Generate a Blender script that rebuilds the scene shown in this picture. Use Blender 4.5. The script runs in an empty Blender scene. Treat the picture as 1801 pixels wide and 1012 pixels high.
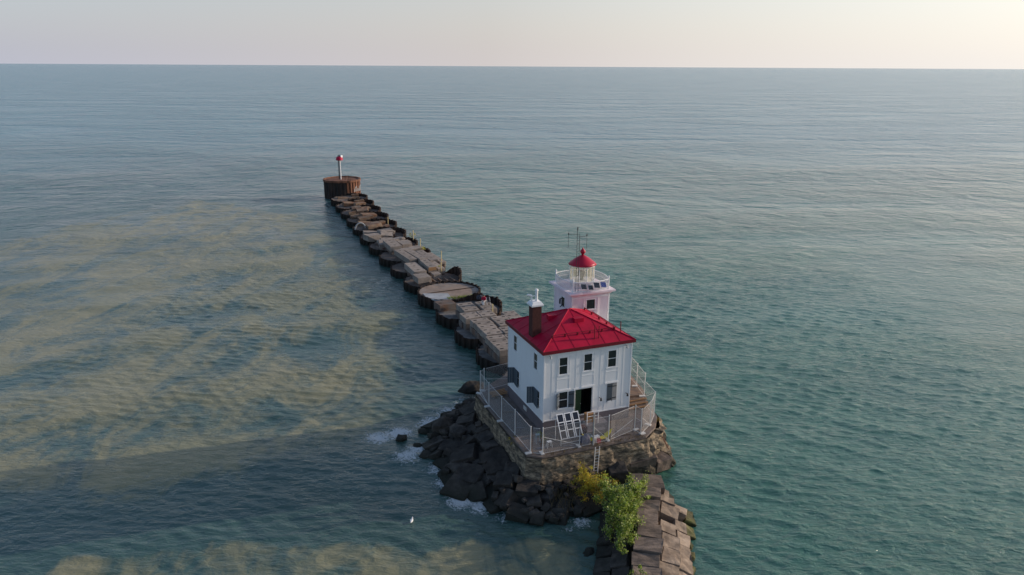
import bpy, bmesh, math, random
import numpy as np
from mathutils import Vector, Matrix, noise
R = math.radians
random.seed(7); rng = np.random.default_rng(7)
scene = bpy.context.scene
col = scene.collection

# tunables
HAZE_FALL = -5.0; SKY_S = .17; W_FAR = .12
SKY_RAMP = [(0.0, (.24, .32, .45)), (.2, (.30, .37, .48)), (.36, (.50, .525, .62)), (.63, (.63, .605, .615)), (.76, (.78, .755, .74)), (.88, (.90, .885, .86)), (1.0, (1.08, 1.03, .93))]
WAVE_CHOP = .26; WAVE_MID = .06
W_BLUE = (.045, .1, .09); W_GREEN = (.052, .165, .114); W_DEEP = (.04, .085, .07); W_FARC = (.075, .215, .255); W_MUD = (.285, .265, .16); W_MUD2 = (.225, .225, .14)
W_ROUGH = .06; W_SPEC = 1.0; W_BUMP = 1.15
FOAM = [(x, y, r, s) for x, y, r, s in ((-4.2, 72, 2.4, .9), (-6.0, 69.5, 2.2, 1.0), (-8, 67.5, 1.8, 1.0), (-11.05, 65.4, 1.7, 1.0), (-12.8, 64.4, 1.6, 1.0), (-8.7, 62, 1.4, .9), (-7.3, 62.5, 1.2, .8), (-9.5, 60.6, 1.6, .9), (-4.2, 53.7, 1.5, 1.0), (-2.5, 52.9, 1.4, .9), (-5.5, 56.5, 1.4, .9), (-6.8, 58.4, 1.2, .75), (-.5, 51.6, 1.2, .6), (4.5, 49.5, .8, .5), (5.6, 50.6, 1.0, .8), (-14, 60, 1.2, .4), (13.4, 50, .7, .5), (13.2, 47.5, .7, .55), (-2, 75, 1.5, .6))]

# ------------------------------------------------------------------ camera
W, H = 1801, 1012
FPX, PITCH, ROLL, HC = 1300.0, .2913, .0055, 34.54
cp, sp, cr, sr = math.cos(PITCH), math.sin(PITCH), math.cos(ROLL), math.sin(ROLL)
FW = Vector((0, cp, -sp)); UP0 = Vector((0, sp, cp)); RT0 = Vector((1, 0, 0))
cam_d = bpy.data.cameras.new('camera')
cam = bpy.data.objects.new('camera', cam_d); col.objects.link(cam)
cam_d.sensor_width = 36; cam_d.lens = FPX / W * 36
cam_d.clip_start = .5; cam_d.clip_end = 200000
rt = RT0 * cr + UP0 * sr; up = UP0 * cr - RT0 * sr
m = Matrix((rt, up, -FW)).transposed().to_4x4(); m.translation = Vector((0, 0, HC))
cam.matrix_world = m
scene.camera = cam
scene.view_settings.view_transform = 'Standard'; scene.view_settings.look = 'None'
scene.view_settings.exposure = 0; scene.view_settings.gamma = 1

def at(px, py, z):
    """world point on the level z seen at a place of the survey photo"""
    du, dv = px - W / 2, py - H / 2
    u = cr * du + sr * dv; v = -sr * du + cr * dv
    d = FW + RT0 * (u / FPX) - UP0 * (v / FPX)
    t = (z - HC) / d.z
    return Vector((0, 0, HC)) + d * t

# ------------------------------------------------------------------ light
SUN_AZ, SUN_EL = 73.0, 15.0          # clockwise from +Y
sd = Vector((math.sin(R(SUN_AZ)) * math.cos(R(SUN_EL)), math.cos(R(SUN_AZ)) * math.cos(R(SUN_EL)), math.sin(R(SUN_EL))))
sun_d = bpy.data.lights.new('sun', 'SUN'); sun_d.energy = 4.0; sun_d.angle = R(.6); sun_d.color = (1, .84, .68)
sun = bpy.data.objects.new('sun', sun_d); col.objects.link(sun)
sun.rotation_euler = sd.to_track_quat('Z', 'Y').to_euler(); sun.location = sd * 100
world = bpy.data.worlds.new('World'); scene.world = world; world.use_nodes = True
wn, wl = world.node_tree.nodes, world.node_tree.links
wn.clear()
wo = wn.new('ShaderNodeOutputWorld'); bg = wn.new('ShaderNodeBackground')
sky = wn.new('ShaderNodeTexSky'); sky.sky_type = 'NISHITA'; sky.sun_disc = False
sky.sun_elevation = R(SUN_EL); sky.sun_rotation = R(SUN_AZ); sky.altitude = 50
sky.air_density = 1.0; sky.dust_density = 1.2; sky.ozone_density = 1.2
bg.inputs[1].default_value = .07
wl.new(bg.outputs[0], wo.inputs[0])

# sky: clear-air dome with a pale haze band that whitens towards the sun
geo = wn.new('ShaderNodeTexCoord'); sep = wn.new('ShaderNodeSeparateXYZ'); wl.new(geo.outputs['Generated'], sep.inputs[0])
def wmath(op, a, b=None, c=None):
    n_ = wn.new('ShaderNodeMath'); n_.operation = op
    for i, v in enumerate((a, b, c)):
        if v is None: continue
        if isinstance(v, (int, float)): n_.inputs[i].default_value = v
        else: wl.new(v, n_.inputs[i])
    return n_.outputs[0]
zc = wmath('MAXIMUM', sep.outputs['Z'], 0.0)
az = wmath('ADD', wmath('MULTIPLY', sep.outputs['X'], math.sin(R(SUN_AZ))), wmath('MULTIPLY', sep.outputs['Y'], math.cos(R(SUN_AZ))))
az = wmath('MULTIPLY_ADD', az, .5, .5)
fac = wmath('MULTIPLY', wmath('POWER', 2.718, wmath('MULTIPLY', wmath('MULTIPLY', zc, wmath('MULTIPLY_ADD', az, -.85, 1.4)), HAZE_FALL)), .97)
ramp = wn.new('ShaderNodeValToRGB'); wl.new(az, ramp.inputs[0])
el = ramp.color_ramp.elements
for p_, c_ in SKY_RAMP[:-2]: el.new(p_)
for e_, (p_, c_) in zip(el, SKY_RAMP): e_.position = p_
for e_, (p_, c_) in zip(el, SKY_RAMP): e_.color = (*c_, 1)
scl = wn.new('ShaderNodeMix'); scl.data_type = 'RGBA'; scl.blend_type = 'MULTIPLY'; scl.inputs[0].default_value = 1
wl.new(sky.outputs[0], scl.inputs[6]); scl.inputs[7].default_value = (SKY_S, SKY_S, SKY_S * 1.06, 1)
mixs = wn.new('ShaderNodeMix'); mixs.data_type = 'RGBA'
wl.new(fac, mixs.inputs[0]); wl.new(scl.outputs[2], mixs.inputs[6]); wl.new(ramp.outputs[0], mixs.inputs[7])
# soft pink tint right at the horizon
hz = wmath('MULTIPLY', wmath('POWER', 2.718, wmath('MULTIPLY', zc, -28.0)), .35)
mix2 = wn.new('ShaderNodeMix'); mix2.data_type = 'RGBA'; mix2.blend_type = 'MULTIPLY'
wl.new(hz, mix2.inputs[0]); wl.new(mixs.outputs[2], mix2.inputs[6]); mix2.inputs[7].default_value = (1.1, 1.0, .93, 1)
div = wn.new('ShaderNodeMix'); div.data_type = 'RGBA'; div.blend_type = 'MULTIPLY'; div.inputs[0].default_value = 1
bg.inputs[1].default_value = .1
wl.new(mix2.outputs[2], div.inputs[6]); div.inputs[7].default_value = (10, 10, 10, 1)
wl.new(div.outputs[2], bg.inputs[0])

# ------------------------------------------------------------------ materials
def mat(name, c, rough=.75, var=.18, scale=2.0, c2=None, p2=.5, s2=.8, bump=0, bscale=8, rnd=0, metal=0, streak=0, moss_shade=None, mosz=(0, 1), spec=.3, stretch=(1, 1, 1), grime=0, gcol=(.05, .045, .04)):
    m_ = bpy.data.materials.new(name); m_.use_nodes = True
    nt = m_.node_tree; N, L = nt.nodes, nt.links
    b_ = N['Principled BSDF']; b_.inputs['Roughness'].default_value = rough
    b_.inputs['Metallic'].default_value = metal; b_.inputs['Specular IOR Level'].default_value = spec
    g_ = N.new('ShaderNodeNewGeometry'); mp = N.new('ShaderNodeMapping'); L.new(g_.outputs['Position'], mp.inputs[0]); mp.inputs['Scale'].default_value = stretch
    def nz(s, d=5, r_=.6):
        t = N.new('ShaderNodeTexNoise'); t.inputs['Scale'].default_value = s; t.inputs['Detail'].default_value = d; t.inputs['Roughness'].default_value = r_
        L.new(mp.outputs[0], t.inputs['Vector']); return t.outputs[0]
    def mth(op, a, b):
        n_ = N.new('ShaderNodeMath'); n_.operation = op
        for i, v in enumerate((a, b)):
            if isinstance(v, (int, float)): n_.inputs[i].default_value = v
            else: L.new(v, n_.inputs[i])
        return n_.outputs[0]
    def mr(v, a0, a1, b0, b1):
        n_ = N.new('ShaderNodeMapRange'); n_.inputs[1].default_value = a0; n_.inputs[2].default_value = a1; n_.inputs[3].default_value = b0; n_.inputs[4].default_value = b1
        L.new(v, n_.inputs[0]); return n_.outputs[0]
    def mix(f, a, b, bt='MIX'):
        n_ = N.new('ShaderNodeMix'); n_.data_type = 'RGBA'; n_.blend_type = bt
        for i, v in ((0, f), (6, a), (7, b)):
            if isinstance(v, (int, float)): n_.inputs[i].default_value = v
            elif isinstance(v, tuple): n_.inputs[i].default_value = (*v, 1)
            else: L.new(v, n_.inputs[i])
        return n_.outputs[2]
    cur = tuple(c)
    if c2: cur = mix(mr(nz(s2), p2 - .12, p2 + .12, 0, 1), cur, tuple(c2))
    val = mr(nz(scale), .25, .75, 1 - var, 1 + var)
    if rnd:
        oi = N.new('ShaderNodeObjectInfo'); val = mth('MULTIPLY', val, mr(oi.outputs['Random'], 0, 1, 1 - rnd, 1 + rnd))
    if grime: cur = mix(mr(nz(1.7, 8, .7), .5, .75, 0, grime), cur, tuple(gcol))
    cb = N.new('ShaderNodeCombineColor')
    for i in range(3): L.new(val, cb.inputs[i])
    cur = mix(1.0, cur, cb.outputs[0], 'MULTIPLY')
    if moss_shade:
        sz = N.new('ShaderNodeSeparateXYZ'); L.new(g_.outputs['Position'], sz.inputs[0])
        zz = mth('ADD', sz.outputs[2], mth('MULTIPLY', mth('SUBTRACT', nz(1.3), .5), 1.2))
        cur = mix(mr(zz, mosz[0], mosz[1], 1, 0), cur, tuple(moss_shade))
    L.new(cur, b_.inputs['Base Color']) if not isinstance(cur, tuple) else None
    if bump:
        bp = N.new('ShaderNodeBump'); bp.inputs['Strength'].default_value = bump; bp.inputs['Distance'].default_value = .1
        L.new(nz(bscale, 8, .65), bp.inputs['Height']); L.new(bp.outputs[0], b_.inputs['Normal'])
    return m_
M = {}
M['siding'] = mat('white_siding', (.76, .77, .78), .5, .03, .5, grime=.06, gcol=(.5, .5, .48))
M['trim'] = mat('white_trim', (.8, .8, .8), .5, .06)
M['tower'] = mat('tower_paint_bounce', (.78, .67, .71), .55, .07, .9, stretch=(2, 2, .5), grime=.12, gcol=(.5, .46, .45))  # pink of light bounced off the red roof is mixed into the paint
M['roof'] = mat('red_roof_metal', (.41, .004, .033), .55, .22, .9, grime=.5, gcol=(.26, .008, .022), spec=.18)
M['roof_dark'] = mat('dark_red_fascia', (.16, .008, .018), .5, .15, 2)
M['dome'] = mat('red_dome_paint', (.42, .012, .04), .4, .15, 1.5)
M['brick'] = mat('dark_brick', (.075, .026, .022), .85, .4, 6, bump=.3, bscale=14)
M['foundation'] = mat('grey_foundation', (.15, .13, .14), .85, .15, 1.5, bump=.1)
M['shutter'] = mat('slate_shutter', (.075, .095, .115), .6, .12, 2)
M['shutter_pale'] = mat('weathered_shutter_board', (.3, .29, .28), .7, .15, 2)
M['dark'] = mat('interior_shade', (.012, .014, .015), .7, .2)
M['green_door'] = mat('dark_green_door', (.022, .05, .024), .5, .2, 2)
M['steel'] = mat('galvanised_steel', (.45, .45, .44), .45, .12, 3, metal=.4)
M['black'] = mat('black_metal', (.02, .02, .022), .5, .2)
M['fence'] = mat('fence_tube', (.64, .63, .61), .5, .08, 3)
M['pale_conc'] = mat('pale_concrete_foot', (.55, .54, .52), .85, .12, 3)
M['deckstone'] = mat('deck_concrete', (.2, .15, .118), .9, .3, 1.3, c2=(.14, .12, .115), s2=.5, bump=.25, bscale=5, grime=.5, gcol=(.10, .085, .07))
M['timber'] = mat('weathered_timber', (.22, .145, .10), .85, .3, 3, c2=(.13, .10, .085), s2=1.2, bump=.2, stretch=(1, 4, 4))
M['greywood'] = mat('grey_timber', (.2, .18, .19), .85, .25, 3, stretch=(1, 5, 5), bump=.15)
M['plank'] = mat('orange_brown_plank', (.34, .19, .09), .8, .25, 3, stretch=(1, 5, 5))
M['crib'] = mat('crib_masonry', (.31, .24, .16), .95, .75, 4.0, c2=(.075, .064, .05), p2=.5, s2=1.6, bump=.9, bscale=3.2, moss_shade=(.035, .032, .022), mosz=(.3, 1.6), grime=.7, gcol=(.06, .048, .036), stretch=(.8, .8, 2.2))
M['rock'] = mat('armor_stone', (.066, .056, .047), .95, .5, 1.6, c2=(.035, .032, .029), s2=.7, bump=.6, bscale=4, rnd=.35, moss_shade=(.022, .024, .017), mosz=(.1, .9))
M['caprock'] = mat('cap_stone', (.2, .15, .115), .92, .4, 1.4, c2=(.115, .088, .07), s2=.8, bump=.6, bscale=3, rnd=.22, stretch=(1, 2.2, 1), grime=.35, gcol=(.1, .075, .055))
M['facerock_lit'] = mat('facing_stone', (.32, .25, .19), .92, .4, 1.4, c2=(.2, .15, .11), s2=.8, bump=.6, bscale=3, rnd=.2, grime=.35, gcol=(.12, .09, .065))  # lighter copy of the cap stone; sunlight is put into its colour
M['mossrock'] = mat('mossy_stone', (.23, .19, .10), .9, .35, 1.6, c2=(.13, .14, .035), s2=1.1, bump=.6, bscale=4, rnd=.2, moss_shade=(.03, .034, .014), mosz=(.0, .6))
M['block'] = mat('cast_concrete', (.28, .235, .2), .9, .3, 1.4, bump=.25, bscale=6, rnd=.14, grime=.3, gcol=(.14, .115, .1))
M['block_dark'] = mat('dark_concrete', (.17, .15, .135), .9, .35, 1.2, bump=.4, bscale=4, rnd=.2, c2=(.14, .085, .06), s2=.6, moss_shade=(.04, .04, .025), mosz=(.2, 1.2))  # darker than the upper blocks, darkest towards the water
M['hole'] = mat('lifting_recess', (.02, .017, .015), .95, .2)
M['rust'] = mat('rusty_sheet_pile', (.055, .031, .022), .9, .5, 1.8, c2=(.03, .023, .02), s2=.6, bump=.4, bscale=5, stretch=(1, 1, .4), moss_shade=(.012, .013, .01), mosz=(.3, 1.5))  # wet foot plus the pier side's shade, painted near-black into the rust
M['shade_coat'] = mat('coated_shaded_steel', (.03, .026, .025), .85, .4, 1.6, c2=(.05, .032, .026), s2=.7, bump=.3, bscale=5, stretch=(1, 1, .35))  # dark coating, deepened by shade painted into the colour
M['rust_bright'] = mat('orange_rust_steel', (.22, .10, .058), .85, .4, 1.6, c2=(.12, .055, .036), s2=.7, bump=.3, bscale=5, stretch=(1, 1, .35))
M['fill'] = mat('cell_fill', (.2, .15, .12), .95, .45, .8, c2=(.1, .08, .065), s2=.4, bump=.7, bscale=2.5)
M['capslab'] = mat('cell_cap_concrete', (.27, .2, .155), .92, .3, .6, c2=(.3, .29, .28), p2=.58, s2=.22, bump=.3, bscale=3, grime=.3)
M['cap_dim'] = mat('weathered_cap_concrete', (.2, .185, .17), .9, .3, .8, c2=(.1, .09, .08), s2=.5, bump=.3, grime=.4)
M['palecap'] = mat('pale_cap_concrete', (.36, .37, .38), .9, .25, .8, bump=.2, grime=.3)
M['yellow'] = mat('yellow_plastic', (.7, .58, .03), .4, .08)
M['yellowpost'] = mat('pale_yellow_post', (.62, .5, .25), .6, .15)
M['red'] = mat('red_plastic', (.5, .02, .035), .45, .1)
M['redbeacon'] = mat('red_beacon_paint', (.45, .008, .05), .45, .15, 3)
M['white'] = mat('white_plastic', (.8, .8, .8), .4, .05)
M['bluegrey'] = mat('blue_grey_plastic', (.25, .34, .42), .5, .15)
M['navy'] = mat('navy_cover', (.03, .035, .05), .7, .2)
M['solar'] = mat('solar_cell', (.012, .014, .022), .15, .2, 4, spec=.5)
M['solar_blue'] = mat('blue_solar_cell', (.03, .05, .2), .2, .2, 4, spec=.5)
M['skin'] = mat('skin', (.45, .27, .2), .6, .05)
M['jacket'] = mat('red_jacket', (.45, .015, .05), .8, .15, 6)
M['trousers'] = mat('pale_trousers', (.55, .53, .52), .85, .1, 6)
M['hair'] = mat('dark_hair', (.03, .02, .015), .8, .2)
M['gull'] = mat('white_feather', (.8, .8, .8), .8, .05)
M['gullgrey'] = mat('grey_feather', (.3, .32, .35), .8, .1)
M['darkbird'] = mat('black_feather', (.01, .01, .012), .7, .1)
M['bark'] = mat('bark', (.09, .065, .045), .9, .3, 5)
def leafmat(name, c):
    m_ = bpy.data.materials.new(name); m_.use_nodes = True
    N, L = m_.node_tree.nodes, m_.node_tree.links
    b_ = N['Principled BSDF']; b_.inputs['Roughness'].default_value = .55; b_.inputs['Specular IOR Level'].default_value = .35
    t = N.new('ShaderNodeTexNoise'); t.inputs['Scale'].default_value = 3.0
    g_ = N.new('ShaderNodeNewGeometry'); L.new(g_.outputs['Position'], t.inputs['Vector'])
    hs = N.new('ShaderNodeHueSaturation'); hs.inputs['Color'].default_value = (*c, 1)
    mr = N.new('ShaderNodeMapRange'); mr.inputs[1].default_value = .3; mr.inputs[2].default_value = .7; mr.inputs[3].default_value = .55; mr.inputs[4].default_value = 1.5
    L.new(t.outputs[0], mr.inputs[0]); L.new(mr.outputs[0], hs.inputs['Value'])
    L.new(hs.outputs[0], b_.inputs['Base Color'])
    tr = N.new('ShaderNodeBsdfTranslucent'); L.new(hs.outputs[0], tr.inputs[0])
    mx = N.new('ShaderNodeMixShader'); mx.inputs[0].default_value = .5
    L.new(b_.outputs[0], mx.inputs[1]); L.new(tr.outputs[0], mx.inputs[2]); L.new(mx.outputs[0], N['Material Output'].inputs[0])
    return m_
M['leaf'] = leafmat('green_leaf', (.26, .335, .05)); M['leaf_dark'] = leafmat('deep_green_leaf', (.12, .21, .04)); M['leaf_pale'] = leafmat('pale_green_leaf', (.46, .5, .2))
M['leaf_y'] = leafmat('yellow_leaf', (.5, .4, .045)); M['leaf_o'] = leafmat('ochre_leaf', (.26, .18, .03))
M['straw'] = leafmat('dry_straw', (.2, .15, .07))
def glassmat(name, c, rough=.12):
    m_ = mat(name, c, rough, .3, 1.2, spec=.5); return m_
M['glass'] = glassmat('dark_window_glass', (.018, .022, .024))
def lantern_glass():
    m_ = bpy.data.materials.new('lantern_glass'); m_.use_nodes = True
    N, L = m_.node_tree.nodes, m_.node_tree.links
    b_ = N['Principled BSDF']; b_.inputs['Base Color'].default_value = (.8, .68, .36, 1); b_.inputs['Roughness'].default_value = .08
    t = N.new('ShaderNodeTexNoise'); t.inputs['Scale'].default_value = 2
    tr = N.new('ShaderNodeBsdfTransparent'); mx = N.new('ShaderNodeMixShader')
    mr = N.new('ShaderNodeMapRange'); mr.inputs[3].default_value = .12; mr.inputs[4].default_value = .42
    L.new(t.outputs[0], mr.inputs[0]); L.new(mr.outputs[0], mx.inputs[0])
    L.new(tr.outputs[0], mx.inputs[1]); L.new(b_.outputs[0], mx.inputs[2]); L.new(mx.outputs[0], N['Material Output'].inputs[0])
    return m_
M['lglass'] = lantern_glass()
def meshmat():
    """woven wire: two crossing sets of diagonal strands, open between"""
    m_ = bpy.data.materials.new('chain_link'); m_.use_nodes = True
    N, L = m_.node_tree.nodes, m_.node_tree.links
    b_ = N['Principled BSDF']; b_.inputs['Base Color'].default_value = (.42, .40, .39, 1); b_.inputs['Roughness'].default_value = .6
    uvn = N.new('ShaderNodeUVMap'); uvn.uv_map = 'UVMap'
    s_ = N.new('ShaderNodeSeparateXYZ'); L.new(uvn.outputs[0], s_.inputs[0])
    def mth(op, a, b):
        n_ = N.new('ShaderNodeMath'); n_.operation = op
        for i, v in enumerate((a, b)):
            if isinstance(v, (int, float)): n_.inputs[i].default_value = v
            else: L.new(v, n_.inputs[i])
        return n_.outputs[0]
    k = 14.0
    f1 = mth('FRACT', mth('MULTIPLY', mth('ADD', s_.outputs[0], s_.outputs[1]), k), 0); f2 = mth('FRACT', mth('MULTIPLY', mth('SUBTRACT', s_.outputs[0], s_.outputs[1]), k), 0)
    w_ = mth('MAXIMUM', mth('LESS_THAN', f1, .14), mth('LESS_THAN', f2, .14))
    tr = N.new('ShaderNodeBsdfTransparent'); mx = N.new('ShaderNodeMixShader')
    L.new(w_, mx.inputs[0]); L.new(tr.outputs[0], mx.inputs[1]); L.new(b_.outputs[0], mx.inputs[2]); L.new(mx.outputs[0], N['Material Output'].inputs[0])
    return m_
M['mesh'] = meshmat()

# ------------------------------------------------------------------ builders
class MB:
    def __init__(s): s.v = []; s.f = []; s.mi = []; s.uv = {}
    def add(s, vs, fs, mi=0):
        o = len(s.v); s.v += [Vector(p) for p in vs]; s.f += [tuple(i + o for i in f) for f in fs]; s.mi += [mi] * len(fs); return s
    def box(s, c, d, ax=None, mi=0):
        c = Vector(c); X, Y, Z = ax or (Vector((1, 0, 0)), Vector((0, 1, 0)), Vector((0, 0, 1)))
        P = [c + X * (d[0] * .5 * i) + Y * (d[1] * .5 * j) + Z * (d[2] * .5 * k) for i in (-1, 1) for j in (-1, 1) for k in (-1, 1)]
        return s.add(P, [(0, 1, 3, 2), (4, 6, 7, 5), (0, 4, 5, 1), (2, 3, 7, 6), (0, 2, 6, 4), (1, 5, 7, 3)], mi)
    def prism(s, poly, z0, z1, mi=0, off=0):
        n_ = len(poly); c = sum((Vector(p[:2]) for p in poly), Vector((0, 0))) / n_
        lo = []
        for p in poly:
            q = Vector(p[:2]); d = q - c; lo.append(q + d.normalized() * off if off else q)
        P = [(q.x, q.y, z0) for q in lo] + [(p[0], p[1], z1) for p in poly]
        return s.add(P, [tuple(range(n_))[::-1], tuple(range(n_, 2 * n_))] + [(i, (i + 1) % n_, n_ + (i + 1) % n_, n_ + i) for i in range(n_)], mi)
    def tube(s, p0, p1, r0, r1=None, n=8, mi=0):
        p0, p1 = Vector(p0), Vector(p1); r1 = r0 if r1 is None else r1
        d = (p1 - p0).normalized(); a_ = d.orthogonal().normalized(); b_ = d.cross(a_)
        P = []
        for p, r in ((p0, r0), (p1, r1)):
            P += [p + (a_ * math.cos(t) + b_ * math.sin(t)) * r for t in (2 * math.pi * i / n for i in range(n))]
        return s.add(P, [(i, (i + 1) % n, n + (i + 1) % n, n + i) for i in range(n)] + [tuple(range(n))[::-1], tuple(range(n, 2 * n))], mi)
    def lathe(s, c, prof, n=24, mi=0, close=True):
        c = Vector(c); P = []; F = []
        for r, z in prof: P += [c + Vector((math.cos(2 * math.pi * i / n) * r, math.sin(2 * math.pi * i / n) * r, z)) for i in range(n)]
        for k in range(len(prof) - 1):
            F += [(k * n + i, k * n + (i + 1) % n, (k + 1) * n + (i + 1) % n, (k + 1) * n + i) for i in range(n)]
        if close: F += [tuple(range(n))[::-1], tuple(range((len(prof) - 1) * n, len(prof) * n))]
        return s.add(P, F, mi)
    def build(s, name, mats, parent=None, origin=None, smooth=False):
        o_ = Vector(origin) if origin is not None else (parent_loc(parent) if parent else Vector((0, 0, 0)))
        me = bpy.data.meshes.new(name); me.from_pydata([v - o_ for v in s.v], [], s.f)
        for mm in (mats if isinstance(mats, (list, tuple)) else [mats]): me.materials.append(mm)
        if any(s.mi): me.polygons.foreach_set('material_index', s.mi)
        if smooth: me.polygons.foreach_set('use_smooth', [True] * len(me.polygons))
        me.update()
        ob = bpy.data.objects.new(name, me); col.objects.link(ob)
        if parent: ob.parent = parent; ob.location = o_ - parent_loc(parent)
        else: ob.location = o_
        return ob
def parent_loc(p):
    l = Vector((0, 0, 0))
    while p: l = l + p.location; p = p.parent
    return l
def tag(o, label=None, cat=None, group=None, kind=None):
    if label: o['label'] = label
    if cat: o['category'] = cat
    if group: o['group'] = group
    if kind: o['kind'] = kind
    return o
def thing(name, label, cat, loc, group=None):
    o = bpy.data.objects.new(name, None); o.empty_display_size = .3; col.objects.link(o); o.location = loc
    return tag(o, label, cat, group)

# house frame: a along the front wall, b to the back, z up; the ground plan stands turned to the camera
YAW = .379
NE = Vector((2.79, 58.61, 0)); A = Vector((math.cos(YAW), math.sin(YAW), 0)); B = Vector((-math.sin(YAW), math.cos(YAW), 0)); Z = Vector((0, 0, 1))
AX = (A, B, Z)
def G(a, b, z): return NE + A * a + B * b + Z * z
class HB(MB):
    """builder in the house frame"""
    def hbox(s, a0, a1, b0, b1, z0, z1, mi=0): return s.box(G((a0 + a1) / 2, (b0 + b1) / 2, (z0 + z1) / 2), (a1 - a0, b1 - b0, z1 - z0), AX, mi)
    def hpoly(s, poly, z0, z1, mi=0, off=0): return s.prism([G(p[0], p[1], 0) for p in poly], z0, z1, mi, off)
    def wall(s, org, du, dn, ulen, z0, z1, holes, depth=.14, mi=0):
        """flat wall with real openings; holes (u0,u1,z0,z1); dn points outwards"""
        us = sorted({0, ulen, *[h[0] for h in holes], *[h[1] for h in holes]}); zs = sorted({z0, z1, *[h[2] for h in holes], *[h[3] for h in holes]})
        P = lambda u, z, d=0: org + du * u + Z * z - dn * d
        for i in range(len(us) - 1):
            for j in range(len(zs) - 1):
                um, zm = (us[i] + us[i + 1]) / 2, (zs[j] + zs[j + 1]) / 2
                if any(h[0] < um < h[1] and h[2] < zm < h[3] for h in holes): continue
                s.add([P(us[i], zs[j]), P(us[i + 1], zs[j]), P(us[i + 1], zs[j + 1]), P(us[i], zs[j + 1])], [(0, 1, 2, 3)], mi)
        for u0, u1, h0, h1 in holes:
            for (ua, za), (ub, zb) in (((u0, h0), (u1, h0)), ((u1, h0), (u1, h1)), ((u1, h1), (u0, h1)), ((u0, h1), (u0, h0))):
                s.add([P(ua, za), P(ub, zb), P(ub, zb, depth), P(ua, za, depth)], [(0, 1, 2, 3)], mi)
        return s

# ------------------------------------------------------------------ water
def axis(lo, hi, step, far, g):
    c = list(np.arange(lo, hi + step * .5, step)); s = step; x = c[-1]
    while x < far: s *= g; x += s; c.append(x)
    s = step; x = c[0]; pre = []
    while x > -far: s *= g * (1.06 if lo > 0 else 1); x -= s; pre.append(x)
    return np.array(pre[::-1] + c)
def smooth(t): t = np.clip(t, 0, 1); return t * t * (3 - 2 * t)
def sdist(px, py, poly):
    """signed distance to a polygon, positive inside"""
    d = np.full(px.shape, 1e9, np.float32); ins = np.zeros(px.shape, bool)
    for i in range(len(poly)):
        x0, y0 = poly[i - 1]; x1, y1 = poly[i]
        ex, ey = x1 - x0, y1 - y0; t = np.clip(((px - x0) * ex + (py - y0) * ey) / (ex * ex + ey * ey), 0, 1)
        d = np.minimum(d, np.hypot(px - x0 - t * ex, py - y0 - t * ey))
        c = ((y0 > py) != (y1 > py)) & (px < (x1 - x0) * (py - y0) / ((y1 - y0) if y1 != y0 else 1e-9) + x0); ins ^= c
    return np.where(ins, d, -d)
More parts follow.
